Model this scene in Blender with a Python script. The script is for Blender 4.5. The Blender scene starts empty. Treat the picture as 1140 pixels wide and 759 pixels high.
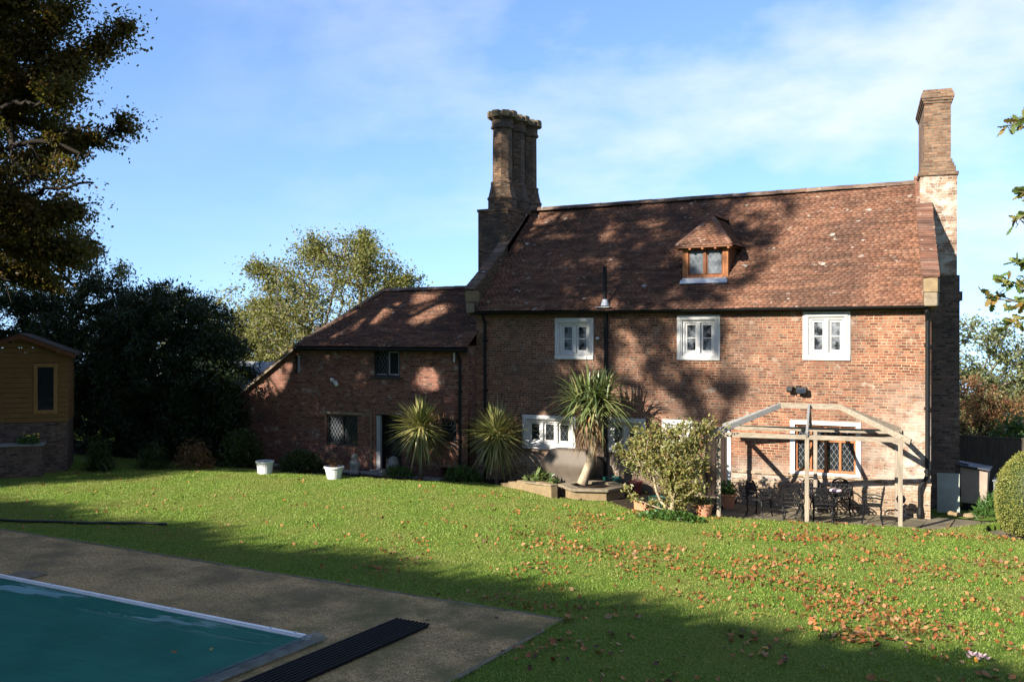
import bpy, bmesh, math, random
import numpy as np
from mathutils import Vector, Matrix, noise as mnoise

random.seed(7)
rng = np.random.default_rng(7)
SC = bpy.context.scene
COL = SC.collection
R = math.radians

# ------------------------------------------------------------------ camera, sky, sun, exposure
cam = bpy.data.objects.new('camera', bpy.data.cameras.new('camera'))
COL.objects.link(cam)
cam.location = (16.95, -27.05, 4.5)
cam.rotation_euler = (R(90 - 0.234), 0, R(30))
cam.data.sensor_width = 36
cam.data.lens = 36 * 1100 / 1140
cam.data.clip_start = 0.1
cam.data.clip_end = 5000
SC.camera = cam

SUN_EL = 27.0
TO_SUN = Vector((-0.33 * math.cos(R(SUN_EL)), -0.944 * math.cos(R(SUN_EL)), math.sin(R(SUN_EL)))).normalized()
sl = bpy.data.lights.new('sun', 'SUN')
sl.energy = 5.0
sl.angle = R(0.5)
sl.color = (1.0, 0.93, 0.82)
sun = bpy.data.objects.new('sun', sl)
COL.objects.link(sun)
sun.rotation_euler = (-TO_SUN).to_track_quat('-Z', 'Y').to_euler()
sun.location = (0, -40, 30)

SC.view_settings.view_transform = 'Standard'
SC.view_settings.look = 'None'
SC.view_settings.gamma = 1
SC.view_settings.exposure = 1.58
SC.view_settings.use_curve_mapping = False


def build_world():
    w = bpy.data.worlds.new('World')
    SC.world = w
    w.use_nodes = True
    nt = w.node_tree
    nt.nodes.clear()
    N = nt.nodes.new
    L = nt.links.new
    out = N('ShaderNodeOutputWorld')
    bg = N('ShaderNodeBackground')
    bg.inputs['Strength'].default_value = 0.088
    tc = N('ShaderNodeTexCoord')
    sep = N('ShaderNodeSeparateXYZ')
    L(tc.outputs['Generated'], sep.inputs[0])
    mx0 = N('ShaderNodeMath'); mx0.operation = 'MAXIMUM'; mx0.inputs[1].default_value = 0.0
    L(sep.outputs['Z'], mx0.inputs[0])
    mx = N('ShaderNodeMath'); mx.operation = 'MULTIPLY_ADD'; mx.inputs[1].default_value = 0.88; mx.inputs[2].default_value = 0.12
    L(mx0.outputs[0], mx.inputs[0])
    comb = N('ShaderNodeCombineXYZ')
    L(sep.outputs['X'], comb.inputs[0]); L(sep.outputs['Y'], comb.inputs[1]); L(mx.outputs[0], comb.inputs[2])
    sky = N('ShaderNodeTexSky')
    sky.sky_type = 'NISHITA'
    sky.sun_disc = False
    sky.sun_elevation = R(SUN_EL)
    sky.sun_rotation = math.atan2(TO_SUN.x, TO_SUN.y)
    sky.altitude = 50
    sky.air_density = 1.0
    sky.dust_density = 0.25
    sky.ozone_density = 2.2
    L(comb.outputs[0], sky.inputs['Vector'])
    tint = N('ShaderNodeMix'); tint.data_type = 'RGBA'; tint.blend_type = 'MULTIPLY'; tint.inputs[0].default_value = 1.0
    L(sky.outputs[0], tint.inputs[6]); tint.inputs[7].default_value = (0.84, 0.92, 1.08, 1)
    # thin cloud sheet: direction projected on a high flat layer
    dv = N('ShaderNodeMath'); dv.operation = 'ADD'; dv.inputs[1].default_value = 0.16
    L(mx.outputs[0], dv.inputs[0])
    px = N('ShaderNodeMath'); px.operation = 'DIVIDE'; L(sep.outputs['X'], px.inputs[0]); L(dv.outputs[0], px.inputs[1])
    py = N('ShaderNodeMath'); py.operation = 'DIVIDE'; L(sep.outputs['Y'], py.inputs[0]); L(dv.outputs[0], py.inputs[1])
    pc = N('ShaderNodeCombineXYZ'); L(px.outputs[0], pc.inputs[0]); L(py.outputs[0], pc.inputs[1])
    mp = N('ShaderNodeMapping'); mp.inputs['Location'].default_value = (1.3, 0.4, 0); mp.inputs['Rotation'].default_value = (0, 0, R(-24))
    mp.inputs['Scale'].default_value = (1.0, 1.15, 1)
    L(pc.outputs[0], mp.inputs[0])
    n1 = N('ShaderNodeTexNoise'); n1.inputs['Scale'].default_value = 1.7; n1.inputs['Detail'].default_value = 11; n1.inputs['Roughness'].default_value = 0.56; n1.inputs['Distortion'].default_value = 0.12
    L(mp.outputs[0], n1.inputs['Vector'])
    rp = N('ShaderNodeValToRGB')
    rp.color_ramp.elements[0].position = 0.44; rp.color_ramp.elements[0].color = (0, 0, 0, 1)
    rp.color_ramp.elements[1].position = 0.66; rp.color_ramp.elements[1].color = (1, 1, 1, 1)
    L(n1.outputs['Fac'], rp.inputs[0])
    # cloud bank lies to the right (direction across the view) and high up
    dot = N('ShaderNodeVectorMath'); dot.operation = 'DOT_PRODUCT'; dot.inputs[1].default_value = (math.cos(R(30)), math.sin(R(30)), 0.55)
    L(tc.outputs['Generated'], dot.inputs[0])
    mr = N('ShaderNodeMapRange'); mr.inputs[1].default_value = -0.20; mr.inputs[2].default_value = 0.36; mr.inputs[3].default_value = 0.10; mr.inputs[4].default_value = 1.0
    L(dot.outputs['Value'], mr.inputs[0])
    mu = N('ShaderNodeMath'); mu.operation = 'MULTIPLY'; L(rp.outputs[0], mu.inputs[0]); L(mr.outputs[0], mu.inputs[1])
    mu2 = N('ShaderNodeMath'); mu2.operation = 'MULTIPLY'; L(mu.outputs[0], mu2.inputs[0]); mu2.inputs[1].default_value = 0.66
    mixc = N('ShaderNodeMix'); mixc.data_type = 'RGBA'
    L(mu2.outputs[0], mixc.inputs[0]); L(tint.outputs[2], mixc.inputs[6]); mixc.inputs[7].default_value = (4.2, 4.4, 4.7, 1)
    L(mixc.outputs[2], bg.inputs['Color'])
    L(bg.outputs[0], out.inputs[0])


build_world()

# ------------------------------------------------------------------ material helper
class G:
    def __init__(s, name):
        s.m = bpy.data.materials.new(name)
        s.m.use_nodes = True
        s.nt = s.m.node_tree
        s.nt.nodes.clear()
        s.out = s.nt.nodes.new('ShaderNodeOutputMaterial')

    def n(s, t, **k):
        x = s.nt.nodes.new(t)
        for a, b in k.items():
            setattr(x, a, b)
        return x

    def set(s, sock, v):
        if isinstance(v, bpy.types.NodeSocket):
            s.nt.links.new(v, sock)
        elif v is not None:
            if hasattr(sock.default_value, '__len__') and len(sock.default_value) == 4 and len(v) == 3:
                v = (*v, 1)
            sock.default_value = v

    def coord(s, k='Object'):
        return s.n('ShaderNodeTexCoord').outputs[k]

    def mapping(s, vec, scale=(1, 1, 1), loc=(0, 0, 0), rot=(0, 0, 0)):
        m = s.n('ShaderNodeMapping')
        s.set(m.inputs[0], vec)
        m.inputs['Scale'].default_value = scale
        m.inputs['Location'].default_value = loc
        m.inputs['Rotation'].default_value = rot
        return m.outputs[0]

    def noise(s, scale, detail=4, rough=0.55, vec=None, dist=0):
        x = s.n('ShaderNodeTexNoise')
        x.inputs['Scale'].default_value = scale
        x.inputs['Detail'].default_value = detail
        x.inputs['Roughness'].default_value = rough
        x.inputs['Distortion'].default_value = dist
        s.set(x.inputs['Vector'], vec if vec is not None else s.coord())
        return x.outputs['Fac']

    def ramp(s, fac, stops, interp='LINEAR'):
        x = s.n('ShaderNodeValToRGB')
        cr = x.color_ramp
        cr.interpolation = interp
        while len(cr.elements) < len(stops):
            cr.elements.new(0.5)
        for e, (p, c) in zip(cr.elements, stops):
            e.position = p
            e.color = (c, c, c, 1) if isinstance(c, (int, float)) else (*c, 1)
        s.set(x.inputs[0], fac)
        return x.outputs[0]

    def mix(s, fac, a, b, mode='MIX'):
        x = s.n('ShaderNodeMix', data_type='RGBA', blend_type=mode)
        s.set(x.inputs[0], fac)
        s.set(x.inputs[6], a)
        s.set(x.inputs[7], b)
        return x.outputs[2]

    def math(s, op, a, b=None, clamp=False):
        x = s.n('ShaderNodeMath', operation=op)
        x.use_clamp = clamp
        s.set(x.inputs[0], a)
        if b is not None:
            s.set(x.inputs[1], b)
        return x.outputs[0]

    def maprange(s, v, a, b, c=0.0, d=1.0):
        x = s.n('ShaderNodeMapRange')
        s.set(x.inputs[0], v)
        for i, q in enumerate((a, b, c, d)):
            x.inputs[i + 1].default_value = q
        return x.outputs[0]

    def sep(s, v):
        x = s.n('ShaderNodeSeparateXYZ')
        s.set(x.inputs[0], v)
        return x.outputs

    def bump(s, h, strength=0.5, dist=0.02, normal=None):
        x = s.n('ShaderNodeBump')
        x.inputs['Strength'].default_value = strength
        x.inputs['Distance'].default_value = dist
        s.set(x.inputs['Height'], h)
        if normal is not None:
            s.set(x.inputs['Normal'], normal)
        return x.outputs[0]

    def island(s):
        return s.n('ShaderNodeNewGeometry').outputs['Random Per Island']

    def bsdf(s, col, rough=0.8, spec=0.3, normal=None, metal=0.0, coat=0.0):
        x = s.n('ShaderNodeBsdfPrincipled')
        s.set(x.inputs['Base Color'], col)
        s.set(x.inputs['Roughness'], rough)
        s.set(x.inputs['Specular IOR Level'], spec)
        x.inputs['Metallic'].default_value = metal
        x.inputs['Coat Weight'].default_value = coat
        if normal is not None:
            s.set(x.inputs['Normal'], normal)
        return x.outputs[0]

    def done(s, sh):
        s.nt.links.new(sh, s.out.inputs[0])
        return s.m


def m_plain(name, col, rough=0.7, spec=0.3, var=0.25, scale=6.0, bump=0.15, metal=0.0, dirt=None, dirt_amt=0.35):
    g = G(name)
    f = g.noise(scale, 6, 0.6)
    c = g.mix(g.ramp(f, [(0.3, 0.0), (0.7, 1.0)]), tuple(x * (1 - var) for x in col), tuple(min(1, x * (1 + var * 0.6)) for x in col))
    if dirt:
        d = g.noise(scale * 0.45, 8, 0.65, g.mapping(g.coord(), loc=(3.1, 7.7, 1.2)))
        c = g.mix(g.ramp(d, [(0.48, 0.0), (0.72, dirt_amt)]), c, dirt)
    nb = g.bump(g.noise(scale * 6, 5, 0.6), bump, 0.01)
    return g.done(g.bsdf(c, rough, spec, nb, metal))


def m_leaf(name, cols, trans=0.3, rough=0.55, spec=0.25, patch=None):
    g = G(name)
    st = [(i / max(1, len(cols) - 1), c) for i, c in enumerate(cols)]
    c = g.ramp(g.island(), st)
    if patch:
        f = g.noise(patch[0], 3, 0.5)
        c = g.mix(g.ramp(f, [(0.42, 0.0), (0.62, patch[2])]), c, patch[1])
    b = g.bsdf(c, rough, spec)
    t = g.n('ShaderNodeBsdfTranslucent')
    g.set(t.inputs[0], g.mix(0.35, c, (0.30, 0.30, 0.02)))
    mx = g.n('ShaderNodeMixShader')
    mx.inputs[0].default_value = trans
    g.nt.links.new(b, mx.inputs[1])
    g.nt.links.new(t.outputs[0], mx.inputs[2])
    return g.done(mx.outputs[0])


def m_brick(name, a, b, mortar, lime=0.3, sooty=0.3, seed=0.0, corner=False, scale=1.0, bumpy=0.8, left_dark=False):
    g = G(name)
    uv = g.coord('UV')
    ob = g.coord('Object')
    wob = g.n('ShaderNodeTexNoise'); wob.inputs['Scale'].default_value = 1.3; wob.inputs['Detail'].default_value = 2
    g.set(wob.inputs['Vector'], uv)
    off = g.n('ShaderNodeVectorMath', operation='SCALE'); g.set(off.inputs[0], wob.outputs['Color']); off.inputs['Scale'].default_value = 0.05
    uv2 = g.n('ShaderNodeVectorMath', operation='ADD'); g.set(uv2.inputs[0], uv); g.set(uv2.inputs[1], off.outputs[0])
    br = g.n('ShaderNodeTexBrick')
    br.offset = 0.5; br.offset_frequency = 2; br.squash = 0.55; br.squash_frequency = 3
    g.set(br.inputs['Vector'], uv2.outputs[0])
    br.inputs['Color1'].default_value = (0, 0, 0, 1)
    br.inputs['Color2'].default_value = (1, 1, 1, 1)
    br.inputs['Mortar'].default_value = (0.5, 0.5, 0.5, 1)
    br.inputs['Scale'].default_value = scale
    br.inputs['Mortar Size'].default_value = 0.0115
    br.inputs['Mortar Smooth'].default_value = 0.35
    br.inputs['Bias'].default_value = -0.05
    br.inputs['Brick Width'].default_value = 0.225
    br.inputs['Row Height'].default_value = 0.072
    fac = br.outputs['Fac']
    rnd = br.outputs['Color']
    base = g.ramp(rnd, [(0.0, tuple(x * 0.55 for x in a)), (0.25, a), (0.6, b), (0.82, tuple(min(1, x * 1.2) for x in b)), (1.0, (0.25, 0.145, 0.085))])
    f1 = g.noise(9, 5, 0.65, g.mapping(ob, loc=(seed, 2, 3)))
    base = g.mix(g.ramp(f1, [(0.3, 0.45), (0.6, 0.0)]), base, tuple(x * 0.45 for x in a))
    mc = g.mix(g.ramp(g.noise(3, 5, 0.6, g.mapping(ob, loc=(seed + 4, 0, 0))), [(0.35, 0.0), (0.65, 1.0)]), mortar, tuple(x * 0.5 for x in mortar))
    c = g.mix(fac, base, mc)
    # soot and weathering in big drifts
    f2 = g.noise(0.55, 6, 0.62, g.mapping(ob, loc=(seed + 9, 1, 5)))
    c = g.mix(g.ramp(f2, [(0.42, 0.0), (0.66, sooty)]), c, (0.05, 0.042, 0.036))
    # grey-green weathered bricks in flecks
    f3 = g.noise(4.2, 7, 0.7, g.mapping(ob, loc=(seed + 2, 11, 1), scale=(1, 1, 1.8)))
    c = g.mix(g.ramp(f3, [(0.56, 0.0), (0.66, 0.55)]), c, (0.13, 0.115, 0.09))
    # lime bloom
    f4 = g.noise(2.3, 8, 0.72, g.mapping(ob, loc=(seed + 21, 3, 8), scale=(1, 1, 1.5)))
    limef = g.ramp(f4, [(0.45, 0.0), (0.58, lime)] if lime > 0.65 and not corner else [(0.57, 0.0), (0.68, lime)])
    if corner:
        x, y, z = g.sep(ob)
        k = g.math('MULTIPLY', g.maprange(x, 11.6, 13.4), g.maprange(z, 3.6, 1.4))
        k2 = g.maprange(z, 1.25, 0.55)
        k = g.math('MAXIMUM', k, g.math('MULTIPLY', k2, 0.7))
        k3 = g.math('MULTIPLY', k, g.ramp(f4, [(0.36, 0.0), (0.56, 1.0)]))
        limef = g.math('MAXIMUM', limef, g.math('MULTIPLY', k3, 0.85))
    c = g.mix(limef, c, (0.50, 0.45, 0.37))
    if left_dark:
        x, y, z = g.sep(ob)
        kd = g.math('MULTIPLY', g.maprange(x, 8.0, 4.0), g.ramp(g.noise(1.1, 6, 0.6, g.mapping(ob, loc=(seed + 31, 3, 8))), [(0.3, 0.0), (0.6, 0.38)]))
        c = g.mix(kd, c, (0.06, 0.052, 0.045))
    h = g.math('ADD', g.math('MULTIPLY', fac, -1.0), g.math('MULTIPLY', g.noise(30, 4, 0.7, ob), 0.5))
    h = g.math('ADD', h, g.math('MULTIPLY', rnd, 0.25))
    return g.done(g.bsdf(c, 0.9, 0.15, g.bump(h, bumpy, 0.012)))


def m_tile(name, cols, moss=0.5, seed=0.0):
    g = G(name)
    ob = g.coord('Object')
    c = g.ramp(g.island(), [(i / (len(cols) - 1), k) for i, k in enumerate(cols)])
    f1 = g.noise(0.5, 5, 0.6, g.mapping(ob, loc=(seed, 4, 1)))
    c = g.mix(g.ramp(f1, [(0.42, 0.0), (0.62, moss)]), c, (0.028, 0.022, 0.02))
    f2 = g.noise(3.5, 6, 0.7, g.mapping(ob, loc=(seed + 3, 1, 1), scale=(0.6, 1.4, 1.4)))
    c = g.mix(g.ramp(f2, [(0.52, 0.0), (0.68, 0.6)]), c, (0.045, 0.032, 0.024))
    f4 = g.noise(1.6, 5, 0.6, g.mapping(ob, loc=(seed + 6, 8, 1)))
    c = g.mix(g.ramp(f4, [(0.55, 0.0), (0.72, 0.55)]), c, (0.17, 0.08, 0.045))
    f6 = g.noise(1.0, 7, 0.68, g.mapping(ob, loc=(seed + 14, 3, 2), scale=(1.1, 6, 6)))
    c = g.mix(g.ramp(f6, [(0.40, 0.55), (0.52, 0.0)]), c, (0.05, 0.03, 0.02))
    c = g.mix(g.ramp(f6, [(0.54, 0.0), (0.68, 0.6)]), c, (0.24, 0.12, 0.07))
    f3 = g.noise(5.5, 3, 0.55, g.mapping(ob, loc=(seed + 8, 2, 7), scale=(0.7, 1, 1)))
    f5 = g.noise(0.8, 2, 0.5, g.mapping(ob, loc=(seed + 18, 2, 7)))
    lich = g.math('MULTIPLY', g.ramp(f3, [(0.655, 0.0), (0.69, 0.9)]), g.ramp(f5, [(0.42, 0.15), (0.6, 0.85)]))
    c = g.mix(lich, c, (0.42, 0.40, 0.34))
    return g.done(g.bsdf(c, 0.9, 0.15, g.bump(g.noise(40, 4, 0.6), 0.4, 0.006)))


def m_wood(name, col, dark, rough=0.8, axis='Z', scale=1.0):
    g = G(name)
    ob = g.coord('Object')
    sc = {'X': (2, 30, 30), 'Y': (30, 2, 30), 'Z': (30, 30, 2)}[axis]
    f = g.noise(scale, 6, 0.65, g.mapping(ob, scale=sc), 0.4)
    c = g.mix(g.ramp(f, [(0.35, 0.0), (0.65, 1.0)]), dark, col)
    f2 = g.noise(2.5, 6, 0.6)
    c = g.mix(g.ramp(f2, [(0.45, 0.0), (0.7, 0.55)]), c, dark)
    return g.done(g.bsdf(c, rough, 0.2, g.bump(f, 0.35, 0.006)))


def m_glass(name, lead=None, lattice=0.16, tint=(0.012, 0.014, 0.017), pale_amt=0.0):
    g = G(name)
    uv = g.coord('UV')
    wav = g.noise(3.0, 2, 0.5)
    nb = g.bump(wav, 0.25, 0.02)
    glass = g.bsdf(tint, 0.06, 0.75, nb)
    if pale_amt:
        glass = g.bsdf(g.mix(g.ramp(g.noise(5, 4, 0.6), [(0.4, 0.0), (0.62, pale_amt)]), tint, (0.25, 0.27, 0.29)), 0.15, 0.6, nb)  # pale patches mixed into the pane colour
    if not lead:
        return g.done(glass)
    x, y, z = g.sep(uv)
    a = g.math('DIVIDE', g.math('ADD', x, g.math('MULTIPLY', y, 0.66)), lattice)
    b = g.math('DIVIDE', g.math('SUBTRACT', x, g.math('MULTIPLY', y, 0.66)), lattice)
    la = g.math('ABSOLUTE', g.math('SUBTRACT', g.math('FRACT', a), 0.5))
    lb = g.math('ABSOLUTE', g.math('SUBTRACT', g.math('FRACT', b), 0.5))
    ln = g.math('GREATER_THAN', g.math('MAXIMUM', la, lb), 0.464)
    came = g.bsdf(lead, 0.5, 0.5)
    mx = g.n('ShaderNodeMixShader')
    g.set(mx.inputs[0], ln)
    g.nt.links.new(glass, mx.inputs[1])
    g.nt.links.new(came, mx.inputs[2])
    return g.done(mx.outputs[0])


M = {}
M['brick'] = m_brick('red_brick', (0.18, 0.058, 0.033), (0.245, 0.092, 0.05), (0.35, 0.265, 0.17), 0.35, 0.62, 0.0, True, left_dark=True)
M['brick_annex'] = m_brick('annex_brick', (0.16, 0.053, 0.036), (0.21, 0.077, 0.048), (0.19, 0.15, 0.115), 0.45, 0.45, 5.0)
M['brick_chimney'] = m_brick('chimney_brick', (0.095, 0.048, 0.03), (0.14, 0.078, 0.043), (0.12, 0.10, 0.07), 0.15, 0.9, 11.0)
M['brick_stack'] = m_brick('stack_brick', (0.16, 0.082, 0.048), (0.22, 0.125, 0.072), (0.19, 0.155, 0.11), 0.2, 0.4, 14.0)
M['brick_limed'] = m_brick('limed_brick', (0.22, 0.11, 0.06), (0.30, 0.17, 0.10), (0.33, 0.29, 0.24), 0.7, 0.35, 17.0)
M['brick_dark'] = m_brick('dark_brick', (0.10, 0.06, 0.045), (0.14, 0.085, 0.06), (0.14, 0.12, 0.10), 0.1, 0.5, 23.0)
M['brick_band'] = m_brick('weathered_band_brick', (0.20, 0.11, 0.065), (0.29, 0.18, 0.11), (0.36, 0.33, 0.24), 0.65, 0.35, 27.0)
TC = [(0.115, 0.053, 0.033), (0.155, 0.073, 0.045), (0.185, 0.09, 0.055), (0.13, 0.058, 0.036), (0.215, 0.112, 0.07), (0.155, 0.085, 0.056)]
M['tile'] = m_tile('clay_roof_tile', TC, 0.5)
M['tile_annex'] = m_tile('annex_roof_tile', [tuple(x * 0.9 for x in c) for c in TC], 0.4, 4)
M['tile_coping'] = m_tile('coping_tile', [(0.13, 0.062, 0.042), (0.20, 0.095, 0.062), (0.14, 0.066, 0.045), (0.25, 0.15, 0.105), (0.17, 0.09, 0.065)], 0.4, 9)
M['tile_mossy'] = m_tile('mossy_coping', [(0.10, 0.07, 0.05), (0.15, 0.10, 0.075), (0.20, 0.15, 0.11)], 0.35, 13)
M['stone'] = m_plain('weathered_stone', (0.20, 0.16, 0.11), 0.9, 0.15, 0.35, 7, 0.4, dirt=(0.10, 0.09, 0.06), dirt_amt=0.6)
M['stone_yellow'] = m_plain('yellow_kneeler_stone', (0.20, 0.145, 0.08), 0.9, 0.15, 0.25, 7, 0.3, dirt=(0.16, 0.13, 0.08), dirt_amt=0.45)
M['stone_brown'] = m_plain('sooty_stone', (0.15, 0.115, 0.07), 0.9, 0.15, 0.4, 9, 0.4, dirt=(0.05, 0.045, 0.03), dirt_amt=0.7)
M['stone_grey'] = m_plain('grey_stone', (0.22, 0.21, 0.19), 0.9, 0.15, 0.4, 9, 0.5, dirt=(0.07, 0.07, 0.055), dirt_amt=0.6)
M['white'] = m_plain('white_paint', (0.50, 0.49, 0.465), 0.6, 0.25, 0.1, 5, 0.2, dirt=(0.33, 0.31, 0.26), dirt_amt=0.5)
M['white_plastic'] = m_plain('white_plastic', (0.52, 0.52, 0.51), 0.4, 0.4, 0.06, 5, 0.05, dirt=(0.4, 0.4, 0.36), dirt_amt=0.25)
M['rail_white'] = m_plain('white_rail', (0.78, 0.77, 0.75), 0.45, 0.3, 0.06, 5, 0.05, dirt=(0.4, 0.38, 0.33), dirt_amt=0.3)
M['lead'] = m_plain('lead_flashing', (0.42, 0.43, 0.45), 0.6, 0.4, 0.25, 5, 0.1)
M['black'] = m_plain('black_paint', (0.008, 0.008, 0.008), 0.55, 0.2, 0.3, 8, 0.05)
M['iron'] = m_plain('black_cast_iron', (0.006, 0.006, 0.007), 0.55, 0.2, 0.3, 20, 0.1)
M['dark_frame'] = m_plain('dark_window_frame', (0.02, 0.018, 0.016), 0.5, 0.35, 0.3, 10, 0.1)
M['grey_paint'] = m_plain('grey_white_paint', (0.24, 0.245, 0.25), 0.55, 0.35, 0.08, 5, 0.1)
M['oak'] = m_wood('oiled_oak', (0.36, 0.155, 0.065), (0.17, 0.06, 0.025))
M['oak_dark'] = m_wood('dark_oak', (0.17, 0.065, 0.03), (0.07, 0.03, 0.015))
M['door_wood'] = m_wood('dark_door_wood', (0.035, 0.022, 0.016), (0.015, 0.01, 0.008))
M['pergola'] = m_wood('weathered_pergola_wood', (0.31, 0.255, 0.19), (0.165, 0.137, 0.102))
M['pergola_x'] = m_wood('weathered_pergola_beam', (0.31, 0.255, 0.19), (0.165, 0.137, 0.102), axis='X')
M['pergola_grey'] = m_wood('silvered_pergola_wood', (0.26, 0.25, 0.235), (0.13, 0.125, 0.12), axis='X')
M['shed_wood'] = m_wood('honey_shed_board', (0.21, 0.115, 0.04), (0.12, 0.062, 0.022), axis='X')
M['shed_trim'] = m_wood('honey_shed_trim', (0.30, 0.165, 0.06), (0.19, 0.10, 0.035), axis='Z')
M['shed_roof'] = m_plain('felt_shingle', (0.06, 0.045, 0.035), 0.9, 0.1, 0.3, 12, 0.4)
M['fence_wood'] = m_wood('dark_fence_wood', (0.075, 0.058, 0.042), (0.035, 0.027, 0.02))
M['slate'] = m_plain('grey_slate', (0.16, 0.17, 0.18), 0.7, 0.3, 0.4, 5, 0.3)
M['terracotta'] = m_plain('terracotta', (0.42, 0.17, 0.085), 0.85, 0.2, 0.25, 8, 0.2, dirt=(0.30, 0.24, 0.18), dirt_amt=0.5)
M['teal_pot'] = m_plain('teal_plastic', (0.005, 0.06, 0.05), 0.4, 0.4, 0.2, 8, 0.05)
M['red_pot'] = m_plain('dull_red_plastic', (0.09, 0.018, 0.018), 0.5, 0.4, 0.2, 8, 0.05)
M['tan'] = m_plain('tan_plastic', (0.27, 0.205, 0.155), 0.65, 0.3, 0.15, 4, 0.1, dirt=(0.14, 0.11, 0.085), dirt_amt=0.4)
M['sage'] = m_plain('sage_painted_sheet', (0.25, 0.275, 0.235), 0.6, 0.3, 0.15, 4, 0.05, dirt=(0.15, 0.16, 0.13), dirt_amt=0.4)
M['lid'] = m_plain('blue_black_lid', (0.022, 0.026, 0.036), 0.45, 0.4, 0.2, 6, 0.05)
M['tarp_bbq'] = m_plain('taupe_cover_cloth', (0.095, 0.075, 0.057), 0.6, 0.25, 0.15, 5, 0.15)
M['soil'] = m_plain('dark_soil', (0.035, 0.025, 0.017), 0.95, 0.1, 0.4, 9, 0.8)
M['rubber'] = m_plain('black_rubber', (0.009, 0.009, 0.009), 0.7, 0.12, 0.25, 8, 0.1)
M['hose'] = m_plain('dark_hose', (0.012, 0.014, 0.010), 0.45, 0.4, 0.2, 8, 0.05)
M['bark'] = m_plain('grey_bark', (0.16, 0.135, 0.105), 0.95, 0.1, 0.4, 14, 0.7)
M['bark_pale'] = m_plain('pale_bark', (0.36, 0.29, 0.195), 0.95, 0.1, 0.35, 12, 0.6, dirt=(0.16, 0.12, 0.08), dirt_amt=0.5)
M['bark_dark'] = m_plain('dark_bark', (0.028, 0.023, 0.018), 0.95, 0.1, 0.4, 14, 0.7)
M['petal'] = m_plain('pale_pink_petal', (0.60, 0.42, 0.42), 0.6, 0.2, 0.12, 30, 0.1)
M['petal_gold'] = m_plain('golden_centre', (0.55, 0.25, 0.04), 0.6, 0.2, 0.2, 30, 0.1)
M['flower_yellow'] = m_plain('yellow_flower', (0.75, 0.50, 0.04), 0.6, 0.2, 0.1, 30, 0.05)
M['flower_white'] = m_plain('white_flower', (0.8, 0.8, 0.72), 0.6, 0.2, 0.1, 30, 0.05)
M['glass'] = m_glass('window_glass')
M['glass_mixed'] = m_glass('glass_curtain_and_reflection', pale_amt=0.7)  # pale patches paint curtain whites and reflections into the panes
M['glass_lead'] = m_glass('leaded_window_glass', (0.13, 0.135, 0.14), 0.135)
M['glass_dormer'] = m_glass('leaded_dormer_glass', (0.09, 0.09, 0.09), 0.15, (0.06, 0.07, 0.08), 0.3)
M['glass_lead_dark'] = m_glass('leaded_dark_glass', (0.04, 0.045, 0.045), 0.155)
M['clear_flap'] = None


def mat_flap():
    g = G('milky_plastic_flap')
    c = g.mix(g.ramp(g.noise(4, 5, 0.6), [(0.4, 0.0), (0.65, 1.0)]), (0.03, 0.05, 0.043), (0.10, 0.12, 0.105))
    tr = g.n('ShaderNodeBsdfTransparent')
    mx = g.n('ShaderNodeMixShader'); mx.inputs[0].default_value = 0.4
    g.nt.links.new(g.bsdf(c, 0.35, 0.35, g.bump(g.noise(5, 3, 0.6), 0.6, 0.03)), mx.inputs[1])
    g.nt.links.new(tr.outputs[0], mx.inputs[2])
    return g.done(mx.outputs[0])


M['clear_flap'] = mat_flap()


def mat_cover():
    g = G('teal_pool_cover')
    ob = g.coord()
    f = g.noise(0.9, 5, 0.6)
    c = g.mix(g.ramp(f, [(0.35, 0.0), (0.65, 1.0)]), (0.013, 0.105, 0.073), (0.019, 0.132, 0.095))
    f3 = g.noise(2.5, 8, 0.7, g.mapping(ob, loc=(5, 5, 5)))
    c = g.mix(g.ramp(f3, [(0.55, 0.0), (0.75, 0.35)]), c, (0.035, 0.075, 0.068))
    x, y, z = g.sep(ob)
    # puddles gather along the rail and the end
    wet = g.math('MULTIPLY', g.ramp(g.maprange(y, -16.6, -16.15), [(0.3, 0.0), (0.6, 1.0)]), g.ramp(g.noise(1.1, 3, 0.5, g.mapping(ob, scale=(0.5, 2.2, 1))), [(0.50, 0.0), (0.56, 1.0)]))
    rough = g.mix(wet, (0.6, 0.6, 0.6), (0.06, 0.06, 0.06))
    wr = g.noise(1.2, 5, 0.55, g.mapping(ob, scale=(0.35, 1.6, 1), rot=(0, 0, R(20))))
    wr = g.math('MULTIPLY', wr, g.math('SUBTRACT', 1.0, g.math('MULTIPLY', wet, 0.85)))
    return g.done(g.bsdf(c, rough, g.mix(wet, (0.05, 0.05, 0.05), (0.12, 0.12, 0.12)), g.bump(wr, 0.9, 0.07)))


M['cover'] = mat_cover()


def mat_lawn(name, k=1.0):
    g = G(name)
    ob = g.coord()
    f = g.noise(0.6, 6, 0.6)
    c = g.mix(g.ramp(f, [(0.3, 0.0), (0.7, 1.0)]), (0.095 * k, 0.165 * k, 0.018 * k), (0.175 * k, 0.24 * k, 0.04 * k))
    f2 = g.noise(14, 6, 0.7)
    c = g.mix(g.ramp(f2, [(0.4, 0.55), (0.65, 0.0)]), c, (0.020 * k, 0.05 * k, 0.007 * k))
    f4 = g.noise(2.6, 6, 0.65, g.mapping(ob, loc=(8, 3, 0)))
    c = g.mix(g.ramp(f4, [(0.52, 0.0), (0.72, 0.6)]), c, (0.12 * k, 0.14 * k, 0.03 * k))
    f3 = g.noise(70, 4, 0.7)
    return g.done(g.bsdf(c, 0.95, 0.1, g.bump(g.math('ADD', f3, f2), 0.9, 0.03)))


M['lawn'] = mat_lawn('lawn_turf')
M['field'] = mat_lawn('far_grassland', 0.9)


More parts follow.
